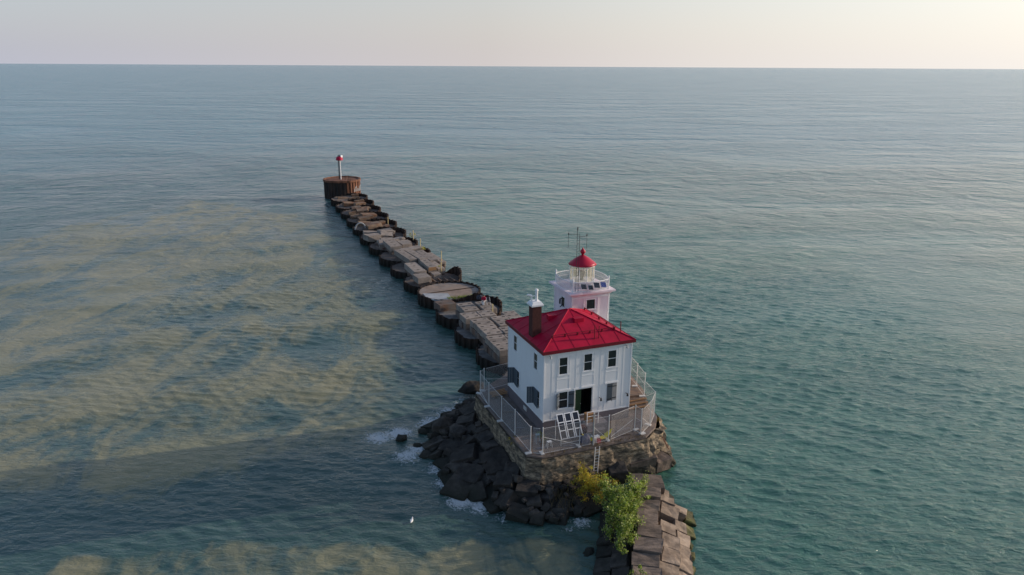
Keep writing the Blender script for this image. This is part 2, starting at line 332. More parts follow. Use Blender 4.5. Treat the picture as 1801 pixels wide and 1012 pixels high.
def make_water():
    X = axis(-52, 56, .24, 60000, 1.024); Y = axis(41, 120, .22, 60000, 1.022)
    gx, gy = np.meshgrid(X, Y)
    sx = np.gradient(X)[None, :]; sy = np.gradient(Y)[:, None]; sp_ = np.maximum(sx, sy) * np.ones_like(gx)
    h = np.zeros_like(gx); dx = np.zeros_like(gx); dy = np.zeros_like(gx)
    swell = np.zeros_like(gx)
    left = smooth((-(gx + .42 * (gy - 105)) - 8) / 14)          # the open, rougher side of the pier
    r_ = np.random.default_rng(3)
    def waves(n_, l0, l1, slope, th0, spread, wgt):
        nonlocal h, dx, dy
        acc = np.zeros_like(gx)
        for i in range(n_):
            lam = l0 * (l1 / l0) ** r_.random(); th = th0 + r_.normal() * spread; k = 2 * math.pi / lam
            amp = slope / k * (.6 + .8 * r_.random()) / math.sqrt(n_)
            ph = k * (math.cos(th) * gx + math.sin(th) * gy) + r_.random() * 6.283
            w_ = np.clip((lam / sp_ - 3) / 3, 0, 1) * wgt * amp
            c_, s_ = np.cos(ph) * w_, np.sin(ph) * w_
            h += c_; acc += c_; dx -= s_ * math.cos(th) * .8; dy -= s_ * math.sin(th) * .8
        return acc
    chop = .75 + .35 * np.sin(gx * .031 + gy * .017) * np.sin(gy * .023 - gx * .011)
    waves(76, .72, 1.7, WAVE_CHOP, math.radians(-104), .3, chop)
    waves(18, 2.4, 7, WAVE_MID, math.radians(-106), .4, chop)
    swell = waves(9, 9, 20, .05, math.radians(-78), .34, .25 + .75 * left)
    gz = h
    P = np.stack([gx + dx, gy + dy, gz], -1).reshape(-1, 3).astype(np.float32)
    ny, nx = gx.shape
    i = np.arange(ny * nx).reshape(ny, nx)
    F = np.stack([i[:-1, :-1], i[:-1, 1:], i[1:, 1:], i[1:, :-1]], -1).reshape(-1, 4)
    me = bpy.data.meshes.new('water')
    me.vertices.add(len(P)); me.vertices.foreach_set('co', P.ravel())
    me.loops.add(F.size); me.loops.foreach_set('vertex_index', F.ravel().astype(np.int32))
    me.polygons.add(len(F)); me.polygons.foreach_set('loop_start', (np.arange(len(F)) * 4).astype(np.int32)); me.polygons.foreach_set('loop_total', np.full(len(F), 4, np.int32))
    me.polygons.foreach_set('use_smooth', np.ones(len(F), bool))
    me.update(calc_edges=True)
    mudA = [(-110, 118), (-100, 160), (-88, 198), (-49, 176), (-40, 158), (-15.5, 99.6), (-10.5, 76), (-11.5, 64.5), (-17.8, 59), (-27, 53.8), (-42, 52), (-75, 55)]
    mudB = [(-40, 30), (-33, 46.5), (-20.7, 49.2), (-6, 48.2), (2, 49.6), (5.8, 48), (6.3, 44), (5, 30)]
    mA = smooth((sdist(gx, gy, mudA) + 7) / 12); mB = smooth((sdist(gx, gy, mudB) + 1.5) / 3.5)
    mud = np.maximum(mA, mB)
    foam = np.zeros_like(gx)
    for (fx, fy, r, s) in FOAM: foam = np.maximum(foam, s * np.exp(-((gx - fx) ** 2 + (gy - fy) ** 2) / (r * r)))
    green = smooth((gx + .25 * (gy - 60) + 6) / 26)
    for nm, arr in (('mud', mud), ('foam', foam), ('swell', swell), ('green', green)):
        at_ = me.attributes.new(nm, 'FLOAT', 'POINT'); at_.data.foreach_set('value', arr.ravel().astype(np.float32))
    ob = bpy.data.objects.new('water', me); col.objects.link(ob); ob['kind'] = 'structure'
    m_ = bpy.data.materials.new('lake_water'); m_.use_nodes = True; me.materials.append(m_)
    N, L = m_.node_tree.nodes, m_.node_tree.links
    b_ = N['Principled BSDF']; b_.inputs['IOR'].default_value = 1.333
    g_ = N.new('ShaderNodeNewGeometry')
    def mth(op, *a):
        n_ = N.new('ShaderNodeMath'); n_.operation = op
        for i, v in enumerate(a):
            if isinstance(v, (int, float)): n_.inputs[i].default_value = v
            else: L.new(v, n_.inputs[i])
        return n_.outputs[0]
    def nz(scale, stretch, rot=0, d=3, dist=0, r=.55):
        mp = N.new('ShaderNodeMapping'); mp.inputs['Scale'].default_value = stretch; mp.inputs['Rotation'].default_value = (0, 0, rot); L.new(g_.outputs['Position'], mp.inputs[0])
        t = N.new('ShaderNodeTexNoise'); t.inputs['Scale'].default_value = scale; t.inputs['Detail'].default_value = d; t.inputs['Distortion'].default_value = dist; t.inputs['Roughness'].default_value = r
        L.new(mp.outputs[0], t.inputs['Vector']); return t.outputs[0]
    def mr(v, a0, a1, b0=0, b1=1, sm=True):
        n_ = N.new('ShaderNodeMapRange'); n_.interpolation_type = 'SMOOTHSTEP' if sm else 'LINEAR'
        for i, x in enumerate((a0, a1, b0, b1)): n_.inputs[i + 1].default_value = x
        L.new(v, n_.inputs[0]); return n_.outputs[0]
    def mix(f, a, b):
        n_ = N.new('ShaderNodeMix'); n_.data_type = 'RGBA'
        for i, v in ((0, f), (6, a), (7, b)):
            if isinstance(v, (int, float)): n_.inputs[i].default_value = v
            elif isinstance(v, tuple): n_.inputs[i].default_value = (*v, 1)
            else: L.new(v, n_.inputs[i])
        return n_.outputs[2]
    def attr(nm):
        n_ = N.new('ShaderNodeAttribute'); n_.attribute_name = nm; return n_.outputs['Fac']
    base = mix(attr('green'), W_BLUE, W_GREEN)
    base = mix(mth('MULTIPLY', mr(nz(.035, (1, 1.6, 1), .3, 4, .6), .35, .7), mth('MULTIPLY_ADD', attr('green'), -.7, 1)), base, W_DEEP)
    sy_ = N.new('ShaderNodeSeparateXYZ'); L.new(g_.outputs['Position'], sy_.inputs[0])
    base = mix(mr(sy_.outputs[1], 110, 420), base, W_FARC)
    # silt clouds stirred up along the wave crests
    silt = nz(.13, (1.0, .5, 1), .1, 8, .8, .62)
    wisp = nz(.55, (.8, .6, 1), .45, 7, 1.4, .68)
    q = mth('ADD', mth('MULTIPLY_ADD', silt, .85, -.14), mth('MULTIPLY', wisp, .34))
    q = mth('ADD', q, mth('MULTIPLY', attr('swell'), .2))
    q = mth('ADD', q, mth('MULTIPLY', mth('SUBTRACT', attr('mud'), 1), .42))
    mudf = mth('MULTIPLY', mr(q, .335, .53), .92)
    mudc = mix(mr(nz(.06, (1, 1, 1), 0, 4, .5), .35, .65), W_MUD, W_MUD2)
    cur = mix(mudf, base, mudc)
    # foam: torn lace around the rocks and rare flecks along crests
    lace = nz(2.2, (1, 1, 1), 0, 7, 2.0, .75)
    fo = mth('ADD', mth('MULTIPLY', lace, 1.25), mth('MULTIPLY', attr('foam'), .42))
    ff = mr(fo, .83, .98)
    fl = mr(mth('ADD', nz(.55, (.6, 2.2, 1), .35, 7, 1.0, .75), mth('MULTIPLY', nz(.03, (1, 1, 1), 0, 2), .12)), .78, .84)
    ff = mth('MAXIMUM', ff, mth('MULTIPLY', fl, .12))
    cur = mix(ff, cur, (.55, .57, .57))
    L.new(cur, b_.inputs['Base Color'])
    far = mr(sy_.outputs[1], 70, 420, 0, W_FAR)
    L.new(mth('ADD', mth('ADD', mth('MAXIMUM', mth('MULTIPLY', ff, .5), mth('MULTIPLY', mudf, .12)), W_ROUGH), far), b_.inputs['Roughness'])
    L.new(mth('MULTIPLY', mth('SUBTRACT', 1, mth('MAXIMUM', ff, mth('MULTIPLY', mudf, .72))), mr(sy_.outputs[1], 120, 600, W_SPEC, W_SPEC * .5)), b_.inputs['Specular IOR Level'])
    fa = mr(sy_.outputs[1], 70, 260); fb = mr(sy_.outputs[1], 150, 800)
    hh = mth('ADD', mth('ADD', mth('MULTIPLY', nz(.13, (1.15, 1.0, 1), .3, 4, .5, .5), mth('MULTIPLY_ADD', fa, 1.3, .1)), mth('MULTIPLY', nz(.42, (.8, 1.25, 1), .25, 4, .5, .55), mth('MULTIPLY_ADD', fa, .45, .13))), mth('MULTIPLY', nz(1.35, (.65, 1.5, 1), .36, 5, .5, .6), .17))
    hh = mth('ADD', hh, mth('MULTIPLY', nz(.04, (1.5, 1.0, 1), .2, 4, .5, .55), mth('MULTIPLY', fb, 2.6)))
    gust = mr(nz(.016, (.6, 1.5, 1), .35, 4, .8), .3, .7, .55, 1.35)
    hh = mth('MULTIPLY', hh, gust)
    bp = N.new('ShaderNodeBump'); bp.inputs['Strength'].default_value = 1; bp.inputs['Distance'].default_value = W_BUMP
    L.new(hh, bp.inputs['Height']); L.new(bp.outputs[0], b_.inputs['Normal'])
make_water()

# ------------------------------------------------------------------ lighthouse (dwelling + tower: one building)
DECK = 3.6; ZB = 4.7; ZE = 11.3; WA, WB = 8.55, 8.34
LH = thing('lighthouse', 'white lighthouse with square tower and two-storey keeper dwelling under a bright red hip roof', 'lighthouse', G(WA / 2, WB / 2, DECK))
def lh(mb, name, m_, smooth=False, parent=None): return mb.build(name, m_, parent or LH, smooth=smooth)
cols_up = [(1.43, 2.21), (3.82, 4.60), (6.19, 7.01)]
hf = [(u0, u1, 8.94, 10.49) for u0, u1 in cols_up] + [(1.47, 2.31, 5.72, 7.25), (2.96, 4.74, 4.72, 7.23), (6.25, 7.17, 5.66, 7.32)]
hl = [(6.2, 6.95, 8.95, 10.45), (1.45, 2.2, 8.95, 10.45), (5.6, 6.65, 5.7, 7.15), (.9, 1.95, 5.7, 7.15)]
w = HB()
w.wall(G(0, 0, 0), A, -B, WA, ZB, ZE, hf)
w.wall(G(0, WB, 0), -B, -A, WB, ZB, ZE, [(WB - h[1], WB - h[0], h[2], h[3]) for h in hl])
w.wall(G(WA, 0, 0), B, A, WB, ZB, ZE, [(1.6, 2.4, 8.94, 10.49), (5.6, 6.4, 8.94, 10.49), (1.6, 2.4, 5.7, 7.25)])
w.wall(G(WA, WB, 0), -A, B, WA, ZB, ZE, [])
lh(w, 'wall', M['siding'])
w = HB(); w.hbox(.16, WA - .16, .16, WB - .16, ZB - .05, ZB + .02)
w.hbox(.2, WA - .2, 2.4, 2.46, ZB + .03, 11.2); w.hbox(2.4, 2.46, .2, 2.39, ZB + .03, 11.2); w.hbox(5.2, 5.26, .2, 2.39, ZB + .03, 11.2); w.hbox(.2, WA - .2, .2, 2.39, 7.9, 8.0)
lh(w, 'dark_room_liner', M['dark'])  # near-black room liner; the darkness indoors is put into its colour
w = HB(); w.hbox(-.04, WA + .04, -.04, WB + .04, DECK - 1.2, ZB - .004); lh(w, 'foundation', M['foundation'])
# corner boards, base board and the framed panel strips of the front
w = HB()
for a_, b_ in ((0, 0), (WA, 0), (0, WB), (WA, WB)):
    cb_ = HB(); cb_.hbox(a_ - .05, a_ + .05, b_ - .05, b_ + .05, ZB - .06, ZE - .02); lh(cb_, 'corner_board', M['trim'])
w.hbox(.06, WA - .06, -.035, .01, ZB - .06, ZB + .1); w.hbox(-.035, .01, .06, WB - .06, ZB - .06, ZB + .08)
w.hbox(.06, WA - .06, -.05, .01, ZE - .32, ZE - .03); w.hbox(-.05, .01, .06, WB - .06, ZE - .3, ZE - .03)
for i, (u0, u1) in enumerate(cols_up):
    l, r = u0 - .18, u1 + .24
    zb = 4.83 if i == 2 else 7.46
    for x in (l, r): w.hbox(x - .028, x + .028, -.014, .008, zb, 10.95)
    for z in (7.46, 8.46): w.hbox(l + .031, r - .031, -.021, .006, z, z + .07)
    w.hbox(l - .06, r + .06, -.075, .004, 7.35, 7.45)
lh(w, 'trim_board', M['trim'])
w = HB()
for x in (.75, 3.05, 5.45, 7.75): w.hbox(x - .012, x + .012, -.012, .003, ZB + .12, ZE - .34)
for y in (.9, 3.9, 5.2, 7.7): w.hbox(-.012, .003, y - .012, y + .012, ZB + .1, ZE - .32)
lh(w, 'siding_seam', M['siding'])
def window(org, du, dn, u0, u1, z0, z1, frame=True, mull=True, name='window', glass='glass'):
    ax = (du, dn, Z)
    P = lambda u, z, d: org + du * u + Z * z + dn * d
    f = MB(); t = .075
    if frame:
        for (ua, ub, za, zb, d0) in ((u0 - t, u0 + .015, z0 - .02, z1 + t, .03), (u1 - .015, u1 + t, z0 - .02, z1 + t, .03), (u0 + .016, u1 - .016, z1 - .02, z1 + t - .003, .028), (u0 - .16, u1 + .16, z0 - .13, z0 - .021, .06)):
            f.box(P((ua + ub) / 2, (za + zb) / 2, 0), (ub - ua, d0 + .03, zb - za), ax)
        if mull: f.box(P((u0 + u1) / 2, (z0 + z1) / 2, -.03), (u1 - u0 - .034, .02, .05), ax)
        pass
    wn_ = f.build(name, M['trim'], LH)
    g = MB(); g.add([P(u0, z0, -.045), P(u1, z0, -.045), P(u1, z1, -.045), P(u0, z1, -.045)], [(0, 1, 2, 3)])
    g.build('pane', M[glass], wn_)
    return wn_
for h in hf[:4]: window(G(0, 0, 0), A, -B, *h)
for h in hl: window(G(0, 0, 0), B, -A, *h)
for h in [(1.6, 2.4, 8.94, 10.49), (5.6, 6.4, 8.94, 10.49), (1.6, 2.4, 5.7, 7.25)]: window(G(WA, 0, 0), B, A, *h)
def shutter(p, du, dn, wd, z0, z1, m_, tilt=0, straps=True, label=None):
    """board shutter hinged at p, swung out by tilt radians"""
    d = du * math.cos(tilt) + dn * math.sin(tilt); nn = dn * math.cos(tilt) - du * math.sin(tilt); ax = (d, nn, Z); s = MB(); c = Vector(p)
    for i in range(3): s.box(c + d * (wd * (i + .5) / 3) + Z * (z0 + z1) / 2 + nn * .03, (wd / 3 - .012, .05, z1 - z0), ax)
    o = s.build('shutter', m_, LH)
    if label: o['label'] = label
    if straps:
        t = MB()
        for z in (z0 + .25, z1 - .25):
            t.box(c + d * (wd * .48) + Z * z + nn * .068, (wd * .9, .024, .07), ax)
            t.build('hinge_strap', M['black'], o); t = MB()
    return o
FN, LN = -B, -A
shutter(G(1.42, 0, 0), -A, FN, .42, 5.75, 7.2, M['shutter'], .75)
shutter(G(2.37, 0, 0), A, FN, .55, 5.72, 7.22, M['shutter'], .12)
o = shutter(G(6.22, -.005, 0), A, FN, .5, 5.58, 7.33, M['shutter']); shutter(G(6.735, -.005, 0), A, FN, .45, 5.66, 7.29, M['shutter_pale'], label='bare weathered grey board shutter')
p_ = HB(); p_.hbox(6.28, 6.62, -.1, -.06, 5.5, 5.66); p_.build('notice', M['white'], o)
for c0 in (6.8, 2.1):
    shutter(G(-.04, c0, 0), B, LN, .62, 5.62, 7.2, M['shutter'], 1.25, False); shutter(G(-.04, c0 - .12, 0), -B, LN, 1.08, 5.6, 7.22, M['shutter'], .1, False)
# doorway
d_ = HB()
for x in (2.92, 4.78): d_.hbox(x - .05, x + .05, -.06, .1, 4.72, 7.3)
d_.hbox(2.871, 4.829, -.055, .09, 7.301, 7.4); dr = d_.build('door_frame', M['trim'], LH)
d_ = HB(); d_.hbox(3.0, 3.72, .16, .21, 4.75, 7.2)
for z in (5.0, 5.6, 6.2, 6.8): d_.hbox(3.05, 3.67, .14, .159, z, z + .06)
for i in range(5): d_.hbox(3.06 + .13 * i, 3.1 + .13 * i, .145, .159, 5.07, 6.8)
dg = d_.build('door', M['green_door'], LH); dg['label'] = 'dark green door leaf folded half open'
k_ = HB(); k_.tube(G(3.66, .13, 5.8), G(3.66, .06, 5.8), .03); k_.build('handle', M['steel'], dg)
for x, z in ((5.48, 6.1), (8.18, 6.12), (.47, 10.82), (7.9, 10.8)):
    lm = HB(); dn = -.32
    lm.tube(G(x, 0, z), G(x, dn, z + .04), .035); lm.tube(G(x, dn, z + .1), G(x, dn - .02, z - .16), .05, .1)
    lm.build('wall_lamp', M['black'] if z < 8 else M['steel'], LH)
v_ = HB(); v_.hbox(-.1, -.045, 3.6, 4.3, 4.05, 4.4); v_.build('foundation_vent', M['pale_conc'], LH)
# roof
OV, RISE = .2, 2.0
e = [G(-OV, -OV, ZE), G(WA + OV, -OV, ZE), G(WA + OV, WB + OV, ZE), G(-OV, WB + OV, ZE)]
t0, t1 = G(WA / 2 - .06, WB / 2 - .2, ZE + RISE), G(WA / 2 + .06, WB / 2 + .2, ZE + RISE)
ap = G(WA / 2, WB / 2, ZE + RISE)
w = MB(); q4 = [G(WA / 2 - .12, WB / 2 - .12, ZE + RISE), G(WA / 2 + .12, WB / 2 - .12, ZE + RISE), G(WA / 2 + .12, WB / 2 + .12, ZE + RISE), G(WA / 2 - .12, WB / 2 + .12, ZE + RISE)]
w.add(e + q4, [(0, 1, 5, 4), (1, 2, 6, 5), (2, 3, 7, 6), (3, 0, 4, 7), (4, 5, 6, 7)])
roof = lh(w, 'roof', M['roof'])
def slope(a, b): return ZE + RISE * min((min(a, WA - a) + OV) / (WA / 2 + OV - .12), (min(b, WB - b) + OV) / (WB / 2 + OV - .12))
w = MB()
for i in range(4): w.tube(e[i] + Z * .02, q4[i] + Z * .02, .045, .045, 6)
w.build('hip_ridge', M['roof'], roof)
w = MB(); k = 6
for i in range(1, k):
    x = -OV + (WA + 2 * OV) * i / k; y = -OV + (WB + 2 * OV) * i / k
    dtop = min(x + OV, WA + OV - x); 
    for (p, q) in ((G(x, -OV, 0), G(x, -OV + min(dtop, WB / 2) * .97, 0)), (G(x, WB + OV, 0), G(x, WB + OV - dtop * .97, 0))):
        pass
    for sgn, b0 in ((1, -OV), (-1, WB + OV)):
        b1 = b0 + sgn * dtop * .96
        w.tube(G(x, b0, ZE + .012), G(x, b1, slope(x, b1) + .012), .014, n=5)
    dt2 = min(y + OV, WB + OV - y)
    for sgn, a0 in ((1, -OV), (-1, WA + OV)):
        a1 = a0 + sgn * dt2 * .96
        w.tube(G(a0, y, ZE + .012), G(a1, y, slope(a1, y) + .012), .014, n=5)
w.build('standing_seam', M['roof'], roof)
w = HB()
for (a0, a1, b0, b1) in ((-OV - .06, WA + OV + .06, -OV - .06, -OV), (-OV - .06, WA + OV + .06, WB + OV, WB + OV + .06), (-OV - .06, -OV, -OV, WB + OV), (WA + OV, WA + OV + .06, -OV, WB + OV)):
    w.hbox(a0, a1, b0, b1, ZE - .26, ZE + .03)
w.hbox(-OV, WA + OV, -OV, -.052, ZE - .03, ZE - .006); w.hbox(-OV, -.052, -.05, WB + OV, ZE - .03, ZE - .006); w.hbox(WA + .052, WA + OV, -.05, WB + OV, ZE - .03, ZE - .006)
w.build('fascia_gutter', M['roof_dark'], roof)
w = MB(); ins = 1.25
for (p, q, nn) in ((G(ins, 1.15, 0), G(WA - ins, 1.15, 0), 6), (G(WA - 1.15, ins, 0), G(WA - 1.15, WB - ins, 0), 5)):
    for i in range(nn):
        c = p + (q - p) * (i / (nn - 1)); la = (c - NE).dot(A); lb = (c - NE).dot(B); z = slope(la, lb)
        w.box(c + Z * (z + .12), (.12, .12, .26), AX)
    la, lb = (p - NE).dot(A), (p - NE).dot(B); z = slope(la, lb) + .24
    w.tube(p + Z * z, q + Z * z, .028, n=6)
w.build('snow_guard', M['roof_dark'], roof)
w = MB()
for a_, b_, hh in ((5.0, .45, 1.25), (5.45, .5, 1.15), (7.9, 1.0, 1.0)):
    z = slope(a_, b_); w = MB(); w.tube(G(a_, b_, z - .05), G(a_, b_, z + hh), .04, n=6); w.build('vent_pipe', M['roof_dark'], roof)
for a_, b_, ax in ((WA / 2 + .2, 2.75, 0), (2.7, WB / 2 + .3, 1)):
    w = HB(); z = slope(a_, b_)
    w.hpoly([(a_ - .45, b_ - .3), (a_ + .45, b_ - .3), (a_ + .4, b_ + .3), (a_ - .4, b_ + .3)], z - .2, z + .24)
    w.build('roof_vent', M['roof'], roof)
# chimney
w = HB(); w.hbox(.17, 1.03, 3.03, 3.87, 11.2, 14.35); ch = lh(w, 'chimney', M['brick'])
w = HB(); w.hpoly([(.02, 2.88), (1.18, 2.88), (1.18, 4.02), (.02, 4.02)], 14.352, 14.5); w.hpoly([(.2, 3.05), (1.0, 3.05), (1.0, 3.85), (.2, 3.85)], 14.5, 14.72, off=.2); w.build('cap', M['trim'], ch)
w = HB(); w.tube(G(.68, 3.4, 14.7), G(.68, 3.4, 15.72), .12, .12, 10); w.tube(G(.68, 3.4, 15.68), G(.68, 3.4, 15.82), .17, .12, 10)
w.tube(G(.28, 3.55, 14.7), G(.24, 3.55, 15.25), .08, .07, 8); w.tube(G(.24, 3.55, 15.2), G(-.14, 3.5, 15.36), .12, .09, 8); w.tube(G(.2, 3.5, 15.15), G(.66, 3.42, 15.25), .04, n=6)
w.build('flue_pipe', M['trim'], ch)

# tower
TA0, TA1, TB0, TB1, TZ = 6.5, 10.5, 8.0, 12.0, 13.1
w = HB()
wins = (1.55, 2.5, 11.65, 12.62)
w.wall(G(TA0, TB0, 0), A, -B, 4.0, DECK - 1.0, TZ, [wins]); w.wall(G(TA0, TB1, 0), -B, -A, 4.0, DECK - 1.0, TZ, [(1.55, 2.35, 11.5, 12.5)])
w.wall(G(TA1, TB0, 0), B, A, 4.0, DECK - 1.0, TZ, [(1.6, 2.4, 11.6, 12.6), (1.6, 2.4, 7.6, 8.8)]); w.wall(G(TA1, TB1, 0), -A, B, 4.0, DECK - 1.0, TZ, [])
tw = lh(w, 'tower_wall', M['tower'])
w = HB()
for a_, b_ in ((TA0, TB0), (TA1, TB0), (TA0, TB1), (TA1, TB1)): w.hbox(a_ - .07, a_ + .07, b_ - .07, b_ + .07, DECK - 1, TZ - .02)
l_, r_ = TA0 + 1.25, TA0 + 2.8
for x in (l_, r_): w.hbox(x - .035, x + .035, TB0 - .05, TB0 + .01, 9.5, TZ - .3)
w.hbox(TA0 + .08, TA1 - .08, TB0 - .06, TB0 + .01, TZ - .27, TZ - .16)
w.build('tower_trim', M['trim'], tw)
for (org, du, dn, h) in ((G(TA0, TB0, 0), A, -B, wins), (G(TA0, TB1, 0), -B, -A, (1.55, 2.35, 11.5, 12.5)), (G(TA1, TB0, 0), B, A, (1.6, 2.4, 11.6, 12.6)), (G(TA1, TB0, 0), B, A, (1.6, 2.4, 7.6, 8.8))):
    window(org, du, dn, *h, mull=False)
s_ = HB(); s_.tube(G(TA0 - .02, 10.2, 12.35), G(TA0 - .3, 10.15, 12.3), .05); s_.box(G(TA0 - .3, 10.15, 12.05), (.12, .12, .5), AX); s_.tube(G(TA0 - .02, 10.05, 11.7), G(TA0 - .35, 10.0, 11.5), .05); s_.build('wall_bracket', M['black'], tw)
w = HB(); C = (8.5, 10.0)
def sq(hs): return [(C[0] - hs, C[1] - hs), (C[0] + hs, C[1] - hs), (C[0] + hs, C[1] + hs), (C[0] - hs, C[1] + hs)]
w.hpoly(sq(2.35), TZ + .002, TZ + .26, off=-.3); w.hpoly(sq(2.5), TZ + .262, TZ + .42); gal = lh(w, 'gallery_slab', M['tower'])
GZ = TZ + .42
w = HB(); bow = .42; hs = 1.95; path = []
for i in range(4):
    p, q = Vector(sq(hs)[i]), Vector(sq(hs)[(i + 1) % 4]); nn = Vector(((q - p).y, -(q - p).x)).normalized()
    for k in range(14): t = k / 14; path.append(p + (q - p) * t + nn * (bow * 4 * t * (1 - t)))
pp = [G(p.x, p.y, 0) for p in path]
for z, r in ((.98, .04), (.1, .025), (.54, .018)):
    for i in range(len(pp)): w.tube(pp[i] + Z * (GZ + z), pp[(i + 1) % len(pp)] + Z * (GZ + z), r, n=5)
for i, p in enumerate(pp):
    w.tube(p + Z * (GZ + .1), p + Z * (GZ + .97), .022, n=4); q = (p + pp[(i + 1) % len(pp)]) / 2; w.tube(q + Z * (GZ + .1), q + Z * (GZ + .97), .02, n=4)
rail = lh(w, 'gallery_railing', M['trim'])
w = MB()
for i in range(len(pp)):
    p, q = pp[i], pp[(i + 1) % len(pp)]; w.add([p + Z * (GZ + .1), q + Z * (GZ + .1), q + Z * (GZ + .95), p + Z * (GZ + .95)], [(0, 1, 2, 3)])
me_ = w.build('rail_mesh', M['mesh'], rail); uvl = me_.data.uv_layers.new(name='UVMap')
for poly in me_.data.polygons:
    for j, li in enumerate(poly.loop_indices): uvl.data[li].uv = ((poly.index + (1 if j in (1, 2) else 0)) * .29, .85 if j > 1 else 0)
for i in range(4):
    p = sq(hs)[i]; w = MB(); w.tube(G(*p, GZ), G(*p, GZ + 1.15), .07, .07, 8); w.lathe(G(*p, GZ + 1.15), [(.11, 0), (.12, .04), (.06, .07), (.075, .14), (.02, .21)], 10); w.build('railing_post', M['trim'], rail)
cc = G(*C, 0)
w = MB(); w.lathe(cc, [(1.24, GZ), (1.24, GZ + .5), (1.29, GZ + .52), (1.29, GZ + .6), (1.18, GZ + .6)], 32); lan = lh(w, 'lantern', M['trim'], True)
LZ0, LZ1 = GZ + .6, GZ + 2.12
w = MB(); w.lathe(cc, [(1.2, LZ0), (1.2, LZ1)], 10, close=False); w.build('lantern_glass', M['lglass'], lan)
w = MB()
for i in range(10):
    t = 2 * math.pi * i / 10; p = cc + Vector((math.cos(t), math.sin(t), 0)) * 1.21; w.tube(p + Z * LZ0, p + Z * LZ1, .035, n=6)
w.lathe(cc, [(1.18, LZ1 - .02), (1.27, LZ1), (1.27, LZ1 + .12), (1.18, LZ1 + .13)], 32); w.build('glazing_bar', M['trim'], lan)
w = MB(); w.lathe(cc, [(.3, GZ + .3), (.32, LZ0), (.2, LZ0 + .02), (.2, LZ0 + .35), (.34, LZ0 + .37), (.36, LZ0 + .9), (.2, LZ0 + 1.0)], 16); w.build('lamp', M['steel'], lan)
w = MB(); w.lathe(cc, [(1.3, LZ1 + .06), (1.4, LZ1 + .1), (1.22, LZ1 + .28), (.85, LZ1 + .58), (.5, LZ1 + .82), (.28, LZ1 + .94), (.18, LZ1 + .98)], 40); dome = w.build('lantern_roof', M['dome'], lan, smooth=True)
w = MB(); w.lathe(cc, [(.15, LZ1 + .94), (.12, LZ1 + 1.08), (.15, LZ1 + 1.14), (.24, LZ1 + 1.24), (.28, LZ1 + 1.37), (.22, LZ1 + 1.5), (.1, LZ1 + 1.6), (.05, LZ1 + 1.74), (.01, LZ1 + 1.8)], 16); w.build('vent_ball', M['dome'], dome, smooth=True)
# antenna mast standing on the gallery, solar panels hung on its rail
AM = thing('antenna_mast', 'thin dark lattice antenna mast with a cross arm rising beside the red lantern', 'antenna', G(7.05, 8.35, GZ))
w = MB(); mz = 19.75
for dx_ in (-.13, .13): w.tube(G(7.05 + dx_, 8.3 - .1, GZ), G(7.05 + dx_, 8.2, mz - (.5 if dx_ > 0 else 0)), .022, n=6)
for i in range(14): z = GZ + .3 + i * .4; w.tube(G(6.92, 8.2, z), G(7.18, 8.2, z + (.2 if i % 2 else -.05)), .014, n=4)
w.build('mast', M['black'], AM)
w = MB(); w.tube(G(6.0, 8.2, 19.3), G(7.05, 8.2, 19.25), .02, n=5); w.tube(G(7.05, 8.2, 18.95), G(7.95, 8.2, 19.0), .02, n=5); w.tube(G(6.95, 8.2, 19.6), G(6.95, 8.2, 19.95), .05, n=6); w.build('cross_arm', M['black'], AM)
for a_, z in ((6.0, 19.3), (7.95, 19.05)):
    w = MB(); w.tube(G(a_, 8.2, z - .05), G(a_, 8.2, z + .15), .05, n=6); w.tube(G(a_, 8.2, z - .05), G(a_, 8.2, z - 1.3), .018, n=5); w.build('aerial', M['black'], AM)
sol_lab = ['dark solar panel on the gallery rail, leftmost of the row of four', 'small dark solar panel set lowest on the gallery rail, second from left', 'larger dark gridded solar panel on the gallery rail, third from left', 'bluish solar panel on the gallery rail beside the right corner post']
for i, (x, zz_, ss) in enumerate(((7.45, GZ + .62, .58), (8.15, GZ + .5, .52), (8.8, GZ + .68, .62), (9.6, GZ + .62, .6))):
    tt = (x - (C[0] - hs)) / (2 * hs); b_ = C[1] - hs - bow * 4 * tt * (1 - tt) - .12
    nn = (-B * .75 + Z * .65 + A * .1).normalized(); du = (A * .97 - Z * .12).normalized(); dv = nn.cross(du); du = dv.cross(nn)
    c = G(x, b_ - .1, zz_)
    w = MB(); w.box(c, (ss * 1.06, ss * 1.0, .035), (du, dv, nn)); w.tube(c - nn * .02, c - nn * .2 + B * .1 - Z * .1, .02, n=5)
    for p in range(4):
        for q in range(4): w.box(c + du * ((p - 1.5) * ss * .25) + dv * ((q - 1.5) * ss * .235) + nn * .022, (ss * .235, ss * .22, .012), (du, dv, nn), 1)
    sp = w.build('solar_panel', [M['trim'], M['solar_blue' if i == 3 else 'solar']], rail, origin=None); sp['label'] = sol_lab[i]

